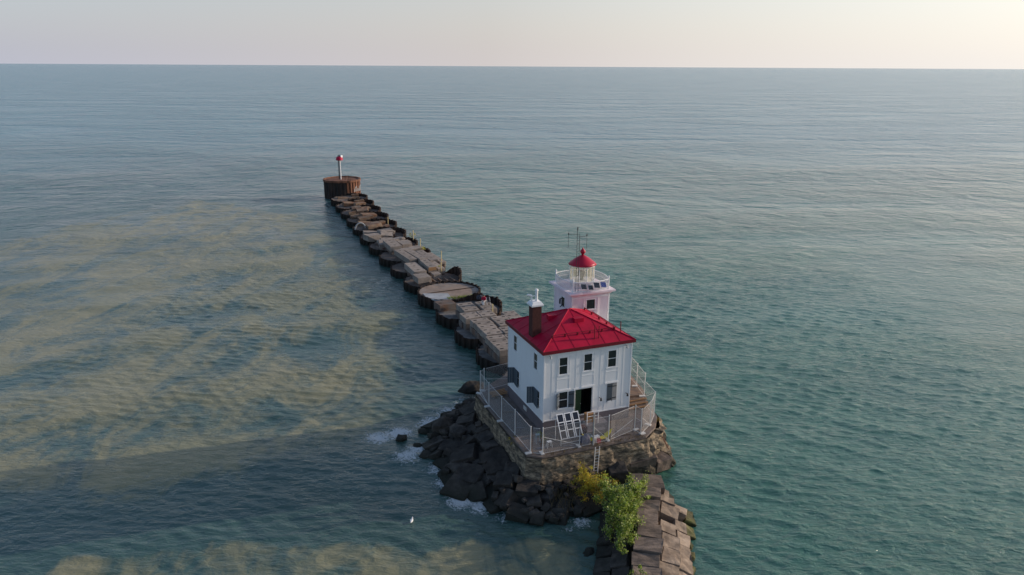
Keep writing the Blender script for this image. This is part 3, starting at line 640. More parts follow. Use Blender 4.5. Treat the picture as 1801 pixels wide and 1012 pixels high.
# ------------------------------------------------------------------ crib the lighthouse stands on
deckpoly = [(-2.85, -3.0), (-1.75, -3.8), (1.5, -3.85), (5.0, -3.8), (8.15, -3.85), (9.9, -2.6), (11.25, -.75), (12.3, 3.3), (13.0, 7), (12.6, 12.5), (9.5, 15), (1.5, 13.2), (-1.6, 11.0), (-2.85, 9.75)]
def make_crib():
    """battered masonry: rings from the deck edge down, roughened"""
    root = thing('stone_crib', 'weathered tan and dark masonry crib carrying the lighthouse above the water', 'pier foundation', G(4, 4, 0))
    ctr = Vector((5, 4.5)); pts = []
    n_ = len(deckpoly)
    for i in range(n_):
        p, q = Vector(deckpoly[i]), Vector(deckpoly[(i + 1) % n_]); k = max(1, int((q - p).length / .3))
        for j in range(k): pts.append(p + (q - p) * (j / k))
    zs = [3.44, 3.2, 3.0, 2.7, 2.4, 2.1, 1.8, 1.5, 1.2, .9, .6, .3, 0, -.6, -1.5]
    v, f = [], []
    for zi, z in enumerate(zs):
        for p in pts:
            d = (p - ctr).normalized(); t = (3.3 - z)
            bat = .1 + t * .11
            tip = math.exp(-((p.x - 10.6) ** 2 + (p.y + 1.9) ** 2) / 5.0)      # the broken corner spreads at its foot
            bat += tip * (.05 + t * .3)
            w_ = G(p.x, p.y, z)
            rr = noise.noise(w_ * .9) * .2 + noise.noise(w_ * 2.6 + Vector((5, 0, 0))) * .12
            c_ = noise.cell_vector(Vector((w_.x * .7, w_.y * .7, z * 1.6)))
            rr += (c_.x - .5) * .42 * (.5 + tip)
            q = p + d * (bat + rr * (0.35 if zi == 0 else 1) * (.6 + 1.4 * tip))
            v.append(G(q.x, q.y, z + (noise.noise(w_ * 1.7) * .05 if zi else 0)))
    m_ = len(pts)
    for k in range(len(zs) - 1):
        for i in range(m_): f.append((k * m_ + i, (k + 1) * m_ + i, (k + 1) * m_ + (i + 1) % m_, k * m_ + (i + 1) % m_))
    w = MB(); w.add(v, f); w.build('masonry_wall', M['crib'], root)
    w = HB(); w.hpoly([(Vector(p) - ctr) * .985 + ctr for p in deckpoly], 3.0, 3.45); w.hpoly([(Vector(p) - ctr) * .995 + ctr for p in deckpoly], 3.452, DECK, off=.02); w.build('deck', M['deckstone'], root)
    w = HB()
    w.hpoly([(9.0, 2.6), (11.75, 2.2), (12.15, 3.4), (12.8, 7.0), (12.4, 12.3), (9.0, 12.3)], DECK + .002, DECK + .82)
    for i in range(3): w.hbox(9.0, 11.65 - .1 * i, 2.2 - .38 * (i + 1) - .0, 2.2 - .38 * i - .004 + (0 if i else .38), DECK + .004, DECK + .62 - .2 * i)
    st = w.build('timber_steps', M['timber'], root)
    w = HB()
    for i in range(3): w.hbox(8.98, 11.66 - .1 * i, 2.2 - .38 * (i + 1) - .03, 2.2 - .38 * (i + 1) + .03, DECK + .56 - .2 * i, DECK + .655 - .2 * i)
    w.build('step_nosing', M['plank'], st)
    # stoop in front of the door
    w = HB(); w.hbox(2.6, 5.6, -1.55, -.06, DECK + .004, DECK + .8); w.hbox(2.9, 5.2, -1.95, -1.554, DECK + .004, DECK + .4); w.build('stoop', M['greywood'], root)
    w = HB()
    for p, q in (((-1.5, 13.2), (0, 0)),): pass
    w.tube(G(10.3, -2.5, 3.2), G(10.9, -3.4, 1.6), .05, n=6); w.build('rusty_rod', M['rust_bright'], root)
    return root
make_crib()

# ------------------------------------------------------------------ chain link panels
def fence(p, q, label, brace=None, z=DECK, hgt=2.45, ends=(1, 1), mid=False, feet=True):
    P, Q = G(*p, z), G(*q, z); t = thing('fence_panel', label, 'fence', (P + Q) / 2, 'white framed chain link panels around the deck')
    d = (Q - P); ln = d.length; d.normalize(); nn = d.cross(Z)
    for s, e_ in ((P + d * .06, ends[0]), (Q - d * .06, ends[1])):
        if e_:
            w = MB(); w.tube(s, s + Z * hgt, .038, n=8); w.lathe(s + Z * hgt, [(.06, 0), (.05, .04), (.01, .06)], 8); w.build('post', M['fence'], t)
    for zz_ in (.1, hgt - .06) + ((hgt * .52,) if mid else ()):
        w = MB(); w.tube(P + d * .12 + Z * zz_, Q - d * .12 + Z * zz_, .015, n=6); w.build('rail', M['fence'], t)
    if brace:
        a0, z0, a1, z1 = brace; w = MB(); w.tube(P + d * (.1 + (ln - .2) * a0) + Z * z0 - nn * .05, P + d * (.1 + (ln - .2) * a1) + Z * z1 - nn * .05, .022, n=6); w.build('brace', M['fence'], t)
    w = MB(); w.add([P + d * .1 + Z * .12, Q - d * .1 + Z * .12, Q - d * .1 + Z * (hgt - .07), P + d * .1 + Z * (hgt - .07)], [(0, 1, 2, 3)])
    o = w.build('wire_mesh', M['mesh'], t); uvl = o.data.uv_layers.new(name='UVMap')
    for li, c_ in enumerate(((0, 0), (ln, 0), (ln, hgt), (0, hgt))): uvl.data[li].uv = c_
    if feet:
        for s, e_ in ((P + d * .06, ends[0]), (Q - d * .06, ends[1])):
            if e_: w = MB(); w.box(s + nn * -.18 + Z * .06, (.28, .55, .1), (d, nn, Z)); w.build('foot', M['pale_conc'], t)
fence((-2.5, 9.54), (-1.85, 10.1), 'narrow corner fence panel farthest back on the shaded left side', mid=False)
fence((-1.8, 10.13), (1.9, 10.9), 'fence panel with a pale diagonal brace running behind the dwelling', brace=(.02, 1.25, .98, .45), ends=(0, 1), feet=False)
fence((-2.62, 6.61), (-2.58, 9.5), 'shaded left fence panel next to the far back corner, with low diagonal brace', brace=(.97, .7, .05, .15), ends=(1, 0))
fence((-2.55, 3.4), (-2.6, 6.58), 'shaded bluish fence panel in the middle of the left side', ends=(1, 0))
fence((-2.42, .5), (-2.53, 3.36), 'shaded bluish fence panel beside the near end of the left wall', ends=(1, 0), feet=False)
fence((-2.39, -2.89), (-2.39, .47), 'pale see-through fence panel on the left just behind the front corner', ends=(1, 0))
fence((-2.33, -2.95), (-1.66, -3.37), 'short cut-corner fence panel at the near left corner of the deck', ends=(0, 0), feet=False)
fence((-1.6, -3.4), (1.92, -3.42), 'front fence panel with a pale bar sloping down, before the solar rack', brace=(.02, 1.55, .97, .3))
fence((1.98, -3.43), (3.1, -3.38), 'narrow front fence panel between the solar rack and the deck ladder', ends=(0, 0), feet=False)
fence((3.13, -3.36), (4.74, -3.34), 'front fence panel with a brace falling to the right, in front of the yellow kayak', brace=(.03, 1.55, .95, .25), ends=(0, 1))
fence((4.8, -3.33), (7.72, -2.45), 'wide open front fence span with one long rising brace, near the gate leaf', brace=(.04, .3, .98, 1.1), ends=(0, 0), feet=False)
fence((7.78, -2.39), (7.93, -3.36), 'gate leaf of mesh standing edge-on at the right front of the deck', mid=True)
fence((8.0, -3.3), (9.62, -2.1), 'right corner fence panel next to the gate leaf, over the broken stone corner', brace=(.02, 1.5, .95, .25), ends=(0, 1))
fence((9.68, -2.05), (10.94, -.63), 'narrow tall sunlit fence panel at the outermost right corner', ends=(0, 1), feet=False)
fence((10.97, -.58), (11.35, 1.75), 'right side fence panel with a brace climbing to the corner, beside the timber steps', brace=(.05, 2.2, .97, .9), ends=(0, 0), feet=False, z=DECK + .02)
fence((11.35, 1.81), (11.9, 4.2), 'sunlit right fence panel on the raised platform above the steps', z=DECK + .82, mid=True, hgt=2.4)
fence((11.95, 4.25), (12.5, 7.2), 'sunlit right fence panel on the raised platform, partly behind the dwelling', z=DECK + .82, mid=True, hgt=2.4, ends=(0, 1))
pp_ = MB(); pp_.tube(G(3.12, -3.5, DECK - .1), G(3.12, -3.5, DECK + 3.0), .075, n=10)
tag(pp_.build('post', M['steel'], origin=G(3.12, -3.5, DECK)), 'dark grey pole standing at the head of the deck ladder', 'post').name = 'steel_pole'

# ------------------------------------------------------------------ things on the deck
def rack():
    t = thing('solar_rack', 'white framed rack of tilted solar panels leaning before the door', 'solar rack', G(1.2, -2.2, DECK))
    wv = A; hv = (Z * 1.87 + B * 1.15).normalized(); nn = wv.cross(hv)
    o = G(.55, -2.55, DECK + .55); cw, chh = .64, .82
    for i in range(3):
        fr = MB(); base = o + wv * (i * (cw + .08)) + hv * (i * .0)
        for zz_ in (0, .7, 1.4, 2.1):
            fr.box(base + wv * cw / 2 + hv * zz_, (cw, .08, .05), (wv, hv, nn))
        for x in (.04, cw - .04): fr.box(base + wv * x + hv * 1.05, (.07, 2.04, .046), (wv, hv, nn))
        f = fr.build('panel_frame', M['trim'], t)
        for k in (1, 2):
            g = MB(); g.box(base + wv * cw / 2 + hv * (.7 * k + .35) - nn * .012, (cw - .14, .63, .02), (wv, hv, nn)); g.build('solar_cell', M['solar'], f)
    for a_, b_ in ((.5, -2.65), (2.65, -2.65), (.5, -1.5), (2.65, -1.5)):
        w = MB(); w.tube(G(a_, b_, DECK), G(a_, b_, DECK + (.65 if b_ < -2 else 1.85)), .03, n=6); w.build('leg', M['fence'], t)
    w = MB(); w.tube(G(.5, -2.65, DECK + .6), G(2.65, -2.65, DECK + .6), .03, n=6); w.tube(G(.5, -1.5, DECK + 1.8), G(2.65, -1.5, DECK + 1.8), .03, n=6); w.tube(G(.5, -2.65, DECK + .2), G(2.65, -2.65, DECK + .2), .02, n=6); w.build('cross_bar', M['fence'], t)
rack()
def loc_px(px, py, z=DECK): return at(px, py, z)
# white square frame with a brown crate
c = G(4.15, -1.35, DECK + .8); t = thing('square_frame', 'white tube frame standing square on the grey stoop by the door', 'frame', c)
w = MB()
for s in (-.55, .55):
    g = MB(); g.tube(c + A * s, c + A * s + Z * 1.2, .035, n=6); g.build('upright', M['trim'], t)
w.tube(c - A * .55 + Z * 1.17, c + A * .55 + Z * 1.17, .035, n=6); w.tube(c - A * .55 + Z * .75, c + A * .55 + Z * .75, .025, n=6); w.build('top_bar', M['trim'], t)
def crate(c, d, m_, name, label, cat, lid=None, rot=0.0, part='slat'):
    X = A * math.cos(rot) + B * math.sin(rot); Y = B * math.cos(rot) - A * math.sin(rot)
    t = thing(name, label, cat, c); w = MB(); n_ = 4
    w.box(c + Z * d[2] / 2, (d[0], d[1], d[2]), (X, Y, Z)); w.build('body', m_, t)
    g = MB(); g.box(c + Z * (d[2] + .025), (d[0] * 1.06, d[1] * 1.06, .05), (X, Y, Z)); g.build('lid', lid or m_, t)
    g = MB()
    for s in (-1, 1): g.box(c + X * s * d[0] * .3 - Y * (d[1] / 2 + .012) + Z * d[2] / 2, (.05, .02, d[2] * .95), (X, Y, Z))
    g.build('batten', lid or m_, t)
crate(G(4.1, -.8, DECK + .8), (.75, .5, .75), M['plank'], 'wooden_crate', 'orange-brown wooden crate behind the white square frame', 'crate')
crate(G(2.95, -1.85, DECK), (.55, .6, .95), M['brick'], 'tall_box', 'tall dark brownish-red box against the stoop beside the solar rack', 'box')
# tarp covered heap, lumpy
def heap(c, rx, ry, rz, m_, name, label, cat, seed):
    w = MB(); n_, k_ = 18, 7; r_ = random.Random(seed)
    prof = [(1, 0), (1.02, .25), (.95, .55), (.8, .8), (.5, .95), (.2, 1.0), (.02, 1.01)]
    v = []
    for (r, z) in prof:
        for i in range(n_):
            a_ = 2 * math.pi * i / n_; sqf = 1 / max(abs(math.cos(a_)), abs(math.sin(a_))) ** .6
            jj = 1 + .14 * noise.noise(Vector((math.cos(a_) * 2 + seed, math.sin(a_) * 2, z * 3)))
            v.append(Vector(c) + A * (math.cos(a_) * r * rx * sqf * jj) + B * (math.sin(a_) * r * ry * sqf * jj) + Z * (z * rz * (1 + .15 * noise.noise(Vector((a_, z * 2, seed))))))
    f = [(k * n_ + i, k * n_ + (i + 1) % n_, (k + 1) * n_ + (i + 1) % n_, (k + 1) * n_ + i) for k in range(len(prof) - 1) for i in range(n_)] + [tuple(range((len(prof) - 1) * n_, len(prof) * n_))]
    w.add(v, f); o = w.build(name, m_, origin=c); return tag(o, label, cat)
M['tarp'] = mat('purple_grey_tarp', (.13, .12, .17), .6, .3, 3, bump=.5, bscale=3)
heap(G(2.75, -2.75, DECK), .38, .35, .75, M['tarp'], 'covered_bundle', 'bundle under a purplish grey tarp beside the dark pole', 'bundle', 3)
# kayak
def kayak(c, X, ln, wd, m1, m2, name, label, rise=.35):
    t = thing(name, label, 'kayak', c); Y = Z.cross(X); v = []; n_ = 17; k_ = 12
    for i in range(n_):
        s = -1 + 2 * i / (n_ - 1); r = max(.03, (1 - abs(s) ** 2.2)) ** .7; lift = rise * max(0, abs(s) - .45) ** 1.6 * 2.0
        for j in range(k_):
            a_ = 2 * math.pi * j / k_; v.append(c + X * (s * ln / 2) + Y * (math.cos(a_) * wd / 2 * r) + Z * (.2 + lift + math.sin(a_) * .18 * (r * .7 + .3)))
    w = MB(); w.add(v, [(i * k_ + j, i * k_ + (j + 1) % k_, (i + 1) * k_ + (j + 1) % k_, (i + 1) * k_ + j) for i in range(n_ - 1) for j in range(k_)] + [tuple(range(k_)), tuple(range((n_ - 1) * k_, n_ * k_))[::-1]])
    w.build('hull', m1, t, smooth=True)
    w = MB(); v = []
    for i in range(16): a_ = 2 * math.pi * i / 16; v.append(c + X * (math.cos(a_) * ln * .24) + Y * (math.sin(a_) * wd * .24) + Z * .37)
    v += [p + Z * .07 for p in v]; w.add(v, [tuple(range(16, 32))] + [(i, (i + 1) % 16, 16 + (i + 1) % 16, 16 + i) for i in range(16)]); w.build('cockpit_cover', m2, t)
kayak(G(3.9, -2.72, DECK), (A * .985 + B * -.02).normalized(), 2.9, .78, M['yellow'], M['navy'], 'kayak', 'yellow kayak with dark cockpit cover lying on the front deck', .75)
kayak(G(10.05, 5.3, DECK + .82), (A * .35 - B * .9).normalized(), 3.2, .6, M['red'], M['white'], 'kayak', 'red kayak beside the right wall of the dwelling, mostly hidden', .4)
def bucket(c, r, h, m_, name, label, cat, lid=None):
    t = thing(name, label, cat, c); w = MB(); w.lathe(c, [(r * .85, 0), (r, h), (r * .93, h), (r * .8, h * .2)], 14); w.build('pail' if not lid else 'body', m_, t)
    w = MB(); w.lathe(c, [(r * 1.06, h - .03), (r * 1.06, h + .04)] + ([(r * .3, h + .06)] if lid else [(r * .94, h + .03)]), 14, close=bool(lid)); w.build('rim' if not lid else 'lid', lid or m_, t)
    w = MB()
    for i in range(8): a0, a1 = math.pi * i / 8, math.pi * (i + 1) / 8; w.tube(c + A * math.cos(a0) * r + Z * (h + .0) - B * math.sin(a0) * r * .9, c + A * math.cos(a1) * r + Z * h - B * math.sin(a1) * r * .9, .012, n=4)
    w.build('handle', M['steel'], t)
bucket(loc_px(1026, 767), .2, .62, M['red'], 'red_bin', 'red bin standing between the solar rack and the kayak', 'bin', M['red'])
bucket(loc_px(1036, 775), .2, .5, M['bluegrey'], 'bucket', 'blue-grey bucket in front of the yellow kayak', 'bucket')
crate(loc_px(1047.5, 776), (.62, .36, .42), M['white'], 'cool_box', 'white cool box near the deck edge above the ladder', 'cool box', M['white'], rot=.1)
def jerry(c, m_, label):
    t = thing('fuel_can', label, 'fuel can', c); w = MB(); w.prism([c + A * .15 - B * .1, c + A * .15 + B * .1, c - A * .15 + B * .1, c - A * .15 - B * .1], c.z, c.z + .36, off=.01); w.build('body', m_, t)
    w = MB(); w.tube(c + Z * .36 + A * .08, c + Z * .43 + A * .08, .035, n=8); w.build('cap', M['black'], t)
    w = MB(); w.tube(c + Z * .40 - A * .12, c + Z * .40 + A * .03, .02, n=6); w.tube(c + Z * .35 - A * .12, c + Z * .4 - A * .12, .02, n=6); w.build('handle', m_, t)
jerry(loc_px(1053, 778.5), M['red'], 'small red fuel can next to the white cool box')
# small stools and odds
def stool(c, s, h, m_, label, name='stool'):
    t = thing(name, label, 'stool', c); w = MB(); w.box(c + Z * h, (s, s * .7, .05), AX); w.build('seat', m_, t)
    for i in (-1, 1):
        for j in (-1, 1):
            w = MB(); w.tube(c + A * i * s * .55 + B * j * s * .4, c + A * i * s * .4 + B * j * s * .25 + Z * h, .02, n=5); w.build('leg', m_, t)
stool(loc_px(966, 787), .4, .55, M['trim'], 'small white folding stool on the front deck behind the fence')
stool(loc_px(946, 779), .4, .8, M['bluegrey'], 'tall blue-grey stand near the cut corner of the deck', 'small_stand')
# planks stacked on the shaded back left of the deck
t = thing('plank_stack', 'stack of orange-brown planks on the back left of the deck', 'planks', G(-.9, 8.6, DECK))
for i in range(7):
    w = MB(); w.box(G(-1.0 + .06 * (i % 3), 8.2 + .16 * i, DECK + .3 + .07 * (i % 2)), (1.7, .14, .05), ((A * .96 + B * .25 * (1 if i % 2 else .6)).normalized(), (B * .96 - A * .25).normalized(), Z)); w.build('plank', M['plank'], t)
w = HB(); w.hbox(-1.5, -1.35, 8.1, 9.3, DECK, DECK + .26); w.hbox(-.6, -.45, 8.1, 9.3, DECK, DECK + .26); w.build('bearer', M['timber'], t)
# ladder from the deck to the stones
t = thing('ladder', 'thin wooden ladder leaning on the front of the stone crib', 'ladder', at(1046, 832, 1.2))
p0, p1 = at(1047, 833, 1.25), G(3.25, -4.05, DECK + .1)
lx = A
for s in (-.2, .2): w = MB(); w.tube(p0 + lx * s, p1 + lx * s, .04, n=6); w.build('side_rail', M['pale_conc'], t)
w = MB()
for i in range(1, 9): c = p0 + (p1 - p0) * i / 9; w.tube(c - lx * .2, c + lx * .2, .025, n=5)
w.build('rung', M['pale_conc'], t)
for i, c in enumerate((( -1.2, -2.4), (-.6, -1.7), (1.2, -2.9), (6.4, -2.9), (6.9, -2.0), (8.3, -2.6), (-1.6, 1.6), (-1.4, 4.9), (8.9, -1.2))):
    w = MB(); ang = random.uniform(-.5, .5); X = A * math.cos(ang) + B * math.sin(ang); w.box(G(*c, DECK + .03), (random.uniform(.6, 1.5), random.uniform(.12, .3), .05), (X, Z.cross(X), Z))
    w.box(G(*c, DECK + .075) + X * .1, (random.uniform(.5, .9), .12, .04), ((X + A * .2).normalized(), Z.cross((X + A * .2).normalized()), Z))
    tag(w.build('loose_board', M['timber'] if i % 2 else M['greywood'], origin=G(*c, DECK)), 'loose weathered board left lying on the deck', 'board', 'loose boards on the deck')

# ------------------------------------------------------------------ stones
def stone_mesh(seed, d, jit=.16, subd=True, rnd_=False):
    """quarried block: jittered box with broken corners, roughened faces"""
    r_ = random.Random(seed); bm = bmesh.new(); P = []
    for i in (-1, 1):
        for j in (-1, 1):
            for k in (-1, 1):
                q = Vector((i * d[0] / 2, j * d[1] / 2, k * d[2] / 2)); q = Vector([c * (1 - r_.random() * jit * 1.3) for c in q])
                for s in range(2): P.append(q * 1.0 + Vector([r_.uniform(-jit, jit) * .5 * dd for dd in d]) * (s * .8))
    if rnd_: P = [Vector([q_ * dd / 2 for q_, dd in zip(Vector((r_.gauss(0, 1), r_.gauss(0, 1), r_.gauss(0, 1))).normalized() * r_.uniform(.85, 1.08), d)]) for _ in range(34)]
    for p in P: bm.verts.new(p)
    res = bmesh.ops.convex_hull(bm, input=bm.verts)
    junk = list({e for e in res['geom_interior'] + res['geom_unused'] if isinstance(e, bmesh.types.BMVert)})
    if junk: bmesh.ops.delete(bm, geom=junk, context='VERTS')
    bmesh.ops.dissolve_limit(bm, angle_limit=.12, verts=bm.verts, edges=bm.edges)
    bmesh.ops.bevel(bm, geom=list(bm.edges), offset=.06 * min(d), segments=1, affect='EDGES', clamp_overlap=True)
    if subd:
        bmesh.ops.triangulate(bm, faces=bm.faces)
        bmesh.ops.subdivide_edges(bm, edges=[e for e in bm.edges if e.calc_length() > .3], cuts=2, use_grid_fill=True)
        bm.normal_update()
        o = Vector((seed * 1.7, seed * .9, 0))
        for v in bm.verts:
            q = v.co * 2.2 + o
            st = math.sin((v.co.z + .2 * noise.noise(v.co + o)) * 16) * .022
            v.co += v.normal * (noise.noise(q) * .07 + noise.noise(q * 2.7) * .035 + st)
    me = bpy.data.meshes.new('stone'); bm.to_mesh(me); bm.free(); return me
def stone(name, p, d, rot, m_, label, group, seed, cat='stone', jit=.16, rnd_=False):
    me = stone_mesh(seed, d, jit, True, rnd_); me.materials.append(m_)
    o = bpy.data.objects.new(name, me); col.objects.link(o); o.location = p
    o.rotation_euler = rot if not isinstance(rot, Matrix) else rot.to_euler()
    return tag(o, label, cat, group)
GRP_A = 'dark armor stones heaped on the left of the crib'
# heap on the weather side: polygon in the house frame, wall foot to water line
left_out = [(1.5, 14.5), (-2.0, 15.2), (-5.4, 13.0), (-7.2, 10.6), (-8.0, 7.6), (-8.2, 5.0), (-8.6, .9), (-6.9, -3.0), (-5.3, -5.4), (-3.4, -7.6), (-.8, -7.7), (1.8, -7.4), (2.6, -8.2)]
left_in = [(1.5, 12.6), (-1.6, 11.2), (-3.2, 10.0), (-3.4, 8.3), (-3.5, 6.4), (-3.5, 4.2), (-3.5, 1.5), (-3.4, -1.6), (-2.9, -3.6), (-1.8, -4.6), (-.2, -4.7), (1.6, -4.7), (3.0, -4.8)]
rr = random.Random(11)
def lerp_poly(poly, t):
    x = t * (len(poly) - 1); i = min(int(x), len(poly) - 2); f = x - i
    return (poly[i][0] * (1 - f) + poly[i + 1][0] * f, poly[i][1] * (1 - f) + poly[i + 1][1] * f)
placed = []; idx = 100
for tries in range(2600):
    t = rr.random(); s = rr.random()
    pi_, po = lerp_poly(left_in, t), lerp_poly(left_out, t)
    a_, b_ = pi_[0] * (1 - s) + po[0] * s, pi_[1] * (1 - s) + po[1] * s
    sz = rr.uniform(1.0, 2.1) * (1.12 - .25 * s)
    if any((a_ - q[0]) ** 2 + (b_ - q[1]) ** 2 < (.47 * (sz + q[2])) ** 2 for q in placed): continue
    placed.append((a_, b_, sz)); z = (1.6 if t < .72 else 1.1) * (1 - s) ** .9 + .12 + rr.uniform(-.15, .2)
    dirr = math.atan2(po[1] - pi_[1], po[0] - pi_[0]) + YAW
    slope_ = Matrix.Rotation(dirr, 3, 'Z') @ Matrix.Rotation(rr.uniform(.1, .55), 3, 'Y') @ Matrix.Rotation(rr.uniform(-.3, .3), 3, 'X') @ Matrix.Rotation(rr.uniform(-.6, .6), 3, 'Z')
    d = (sz * rr.uniform(1.05, 1.5), sz * rr.uniform(1.0, 1.6), sz * rr.uniform(.45, .85))
    idx += 1
    stone('armor_stone', G(a_, b_, z - .25), d, slope_, M['rock'], 'dark angular armor stone among the heap between the crib and the water', GRP_A, idx)
for tries in range(95):
    t = rr.random(); s = rr.random() ** .8; pi_, po = lerp_poly(left_in, t), lerp_poly(left_out, t); idx += 1
    a_, b_ = pi_[0] * (1 - s) + po[0] * s, pi_[1] * (1 - s) + po[1] * s; sz = rr.uniform(.35, .85); z = (1.6 if t < .72 else 1.1) * (1 - s) ** .9 + .42
    stone('rubble_stone', G(a_, b_, z - .1), (sz * rr.uniform(.8, 1.5), sz, sz * rr.uniform(.5, .9)), (rr.uniform(-.5, .5), rr.uniform(-.5, .5), rr.uniform(0, 3)), M['rock'], 'small dark rubble stone lodged between the big armor stones left of the crib', 'small rubble stones among the armor stones', idx, rnd_=rr.random() < .4)
# the fill under the heap so no water shows between the blocks
w = MB(); n_ = 26; v = []
for k, (s, z) in enumerate(((-.1, 1.5), (.35, .9), (.75, .3), (1.0, -.35), (1.15, -1.2))):
    for i in range(n_):
        pi_, po = lerp_poly(left_in, i / (n_ - 1)), lerp_poly(left_out, i / (n_ - 1)); a_, b_ = pi_[0] * (1 - s) + po[0] * s, pi_[1] * (1 - s) + po[1] * s
        p = G(a_, b_, z * (1 if i < 18 else .7)); v.append(p + Vector((0, 0, .25 * noise.noise(p * .8))))
w.add(v, [(k * n_ + i, k * n_ + i + 1, (k + 1) * n_ + i + 1, (k + 1) * n_ + i) for k in range(4) for i in range(n_ - 1)])
tag(w.build('rubble_bed', M['rock']), kind='structure')
# single boulders one can tell apart
for px, py, z, d, lab in ((777, 748, 1.0, (2.3, 1.9, 1.9), 'large rounded dark boulder highest at the left tip of the heap'),
                          (706, 771, .1, (1.6, 1.2, .9), 'low dark rock awash farthest out in the surf on the left'),
                          (748, 800, .1, (1.9, 1.5, .8), 'flat dark rock lapped by foam below the rounded boulder'),
                          (735, 785, 0, (1.3, 1.0, .7), 'small dark rock awash between the outermost rock and the heap'),
                          (745, 760, .1, (1.2, 1.0, .8), 'small dark rock in the foam left of the rounded boulder'),
                          (765, 790, .25, (1.7, 1.0, .8), 'dark slab rock at the left foot of the heap'),
                          (829, 683, .8, (3.2, 2.2, 1.6), 'broad dark ledge stone behind the far left corner of the deck'),
                          (806, 757, 1.6, (2.3, 1.9, .9), 'layered dark slab stone beside the rounded boulder'),
                          (1035, 972, 0, (1.4, .8, .35), 'submerged dark rock showing in the calm water left of the green bush')):
    idx += 1; stone('boulder', at(px, py, z), d, (rr.uniform(-.2, .2), rr.uniform(-.2, .2), rr.uniform(0, 3)), M['rock'], lab, None, idx, 'rock', .22, True)

# breakwater leading to the foreground: flat caps, tilted facing, mossy toe
capline = [(11.35, 54.6), (10.9, 51.4), (10.05, 46.8), (9.35, 42.8), (8.5, 38), (7.6, 33), (6.6, 28)]
def along(poly, s):
    for p, q in zip(poly, poly[1:]):
        p, q = Vector(p), Vector(q); l = (q - p).length
        if s <= l: return p + (q - p) * (s / l), (q - p).normalized()
        s -= l
    return Vector(poly[-1]), (Vector(poly[-1]) - Vector(poly[-2])).normalized()
s = .2; k = 0
while s < 26:
    ln = rr.uniform(1.35, 2.0); c, d = along(capline, s + ln / 2); ang = math.atan2(d.y, d.x); idx += 1
    wd = rr.uniform(1.75, 2.1) if s > 3 else 2.4
    nm = ['flat brown cap stone nearest the foot of the crib', 'flat brown cap stone second from the crib on the breakwater'] 
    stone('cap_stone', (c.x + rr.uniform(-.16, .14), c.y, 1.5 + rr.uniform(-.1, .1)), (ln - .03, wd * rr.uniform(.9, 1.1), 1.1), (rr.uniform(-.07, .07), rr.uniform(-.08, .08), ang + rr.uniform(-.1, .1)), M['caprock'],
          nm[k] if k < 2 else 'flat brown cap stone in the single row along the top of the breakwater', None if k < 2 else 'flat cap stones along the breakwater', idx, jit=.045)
    s += ln + .03; k += 1
for row, (off, z, tilt, wd, m_, nm, lab, grp) in enumerate(((1.5, .95, .26, 1.35, 'facerock_lit', 'facing_stone', 'sunlit tan stone tilted to the lake in the upper course right of the caps', 'upper tilted facing stones'),
                                        (2.45, .5, .45, 1.25, 'facerock_lit', 'facing_stone', 'sunlit tan stone in the lower course near the water on the right', 'lower tilted facing stones'),
                                        (3.1, -.1, .35, 1.0, 'mossrock', 'mossy_stone', 'yellow-green mossy stone at the waterline right of the breakwater', 'mossy waterline stones'))):
    s = (.8, 2.6, 2.2)[row]
    while s < 26:
        ln = rr.uniform(.95, 1.9); c, d = along(capline, s + ln / 2); nn = Vector((-d.y, d.x)) * -1; nn = Vector((d.y, -d.x)) * (1 if Vector((d.y, -d.x)).x > 0 else -1); idx += 1
        if rr.random() < (.05, .1, .25)[row]: s += ln * .7; continue
        wob = rr.uniform(-.16, .2); c = c + nn * (off + wob + (-.3 if s < 2 else 0)); ang = math.atan2(d.y, d.x)
        X = Vector((d.x, d.y, 0)); Yv = (Vector((nn.x, nn.y, 0)) * math.cos(tilt) - Z * math.sin(tilt)).normalized(); Nz = X.cross(Yv); Nz = Nz if Nz.z > 0 else -Nz; Yv = Nz.cross(X)
        rot = Matrix((X, Yv, Nz)).transposed() @ Matrix.Rotation(rr.uniform(-.1, .1), 3, 'X') @ Matrix.Rotation(rr.uniform(-.08, .08), 3, 'Y') @ Matrix.Rotation(rr.uniform(-.12, .12), 3, 'Z')
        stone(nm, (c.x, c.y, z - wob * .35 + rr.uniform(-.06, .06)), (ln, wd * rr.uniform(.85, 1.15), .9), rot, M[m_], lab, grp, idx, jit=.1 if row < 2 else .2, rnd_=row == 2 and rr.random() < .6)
        s += ln * .98 + .03
# shaded left side of the breakwater
s = 2.5
while s < 26:
    ln = rr.uniform(1.2, 2.0)
    for off, z in ((-1.75, .75), (-2.9, .2)):
        c, d = along(capline, s + ln / 2); nn = Vector((-d.y, d.x)); nn = nn if nn.x > 0 else -nn; c = c + nn * off; idx += 1
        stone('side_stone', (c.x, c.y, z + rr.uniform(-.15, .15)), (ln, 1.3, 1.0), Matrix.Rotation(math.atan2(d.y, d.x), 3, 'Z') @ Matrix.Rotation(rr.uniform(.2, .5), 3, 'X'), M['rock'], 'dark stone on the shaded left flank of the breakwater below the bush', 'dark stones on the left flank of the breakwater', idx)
    s += ln
w = MB(); v = []; n_ = 20
for off, z in ((-3.3, -1.5), (-2.6, -.1), (-1.2, .9), (0, 1.2), (1.2, .85), (2.4, .0), (3.0, -1.2)):
    for i in range(n_):
        c, d = along(capline, 26.5 * i / (n_ - 1)); nn = Vector((-d.y, d.x)); nn = nn if nn.x > 0 else -nn; c = c + nn * off; v.append((c.x, c.y, z))
w.add(v, [(k * n_ + i, k * n_ + i + 1, (k + 1) * n_ + i + 1, (k + 1) * n_ + i) for k in range(6) for i in range(n_ - 1)])
tag(w.build('breakwater_core', M['rock']), kind='structure')
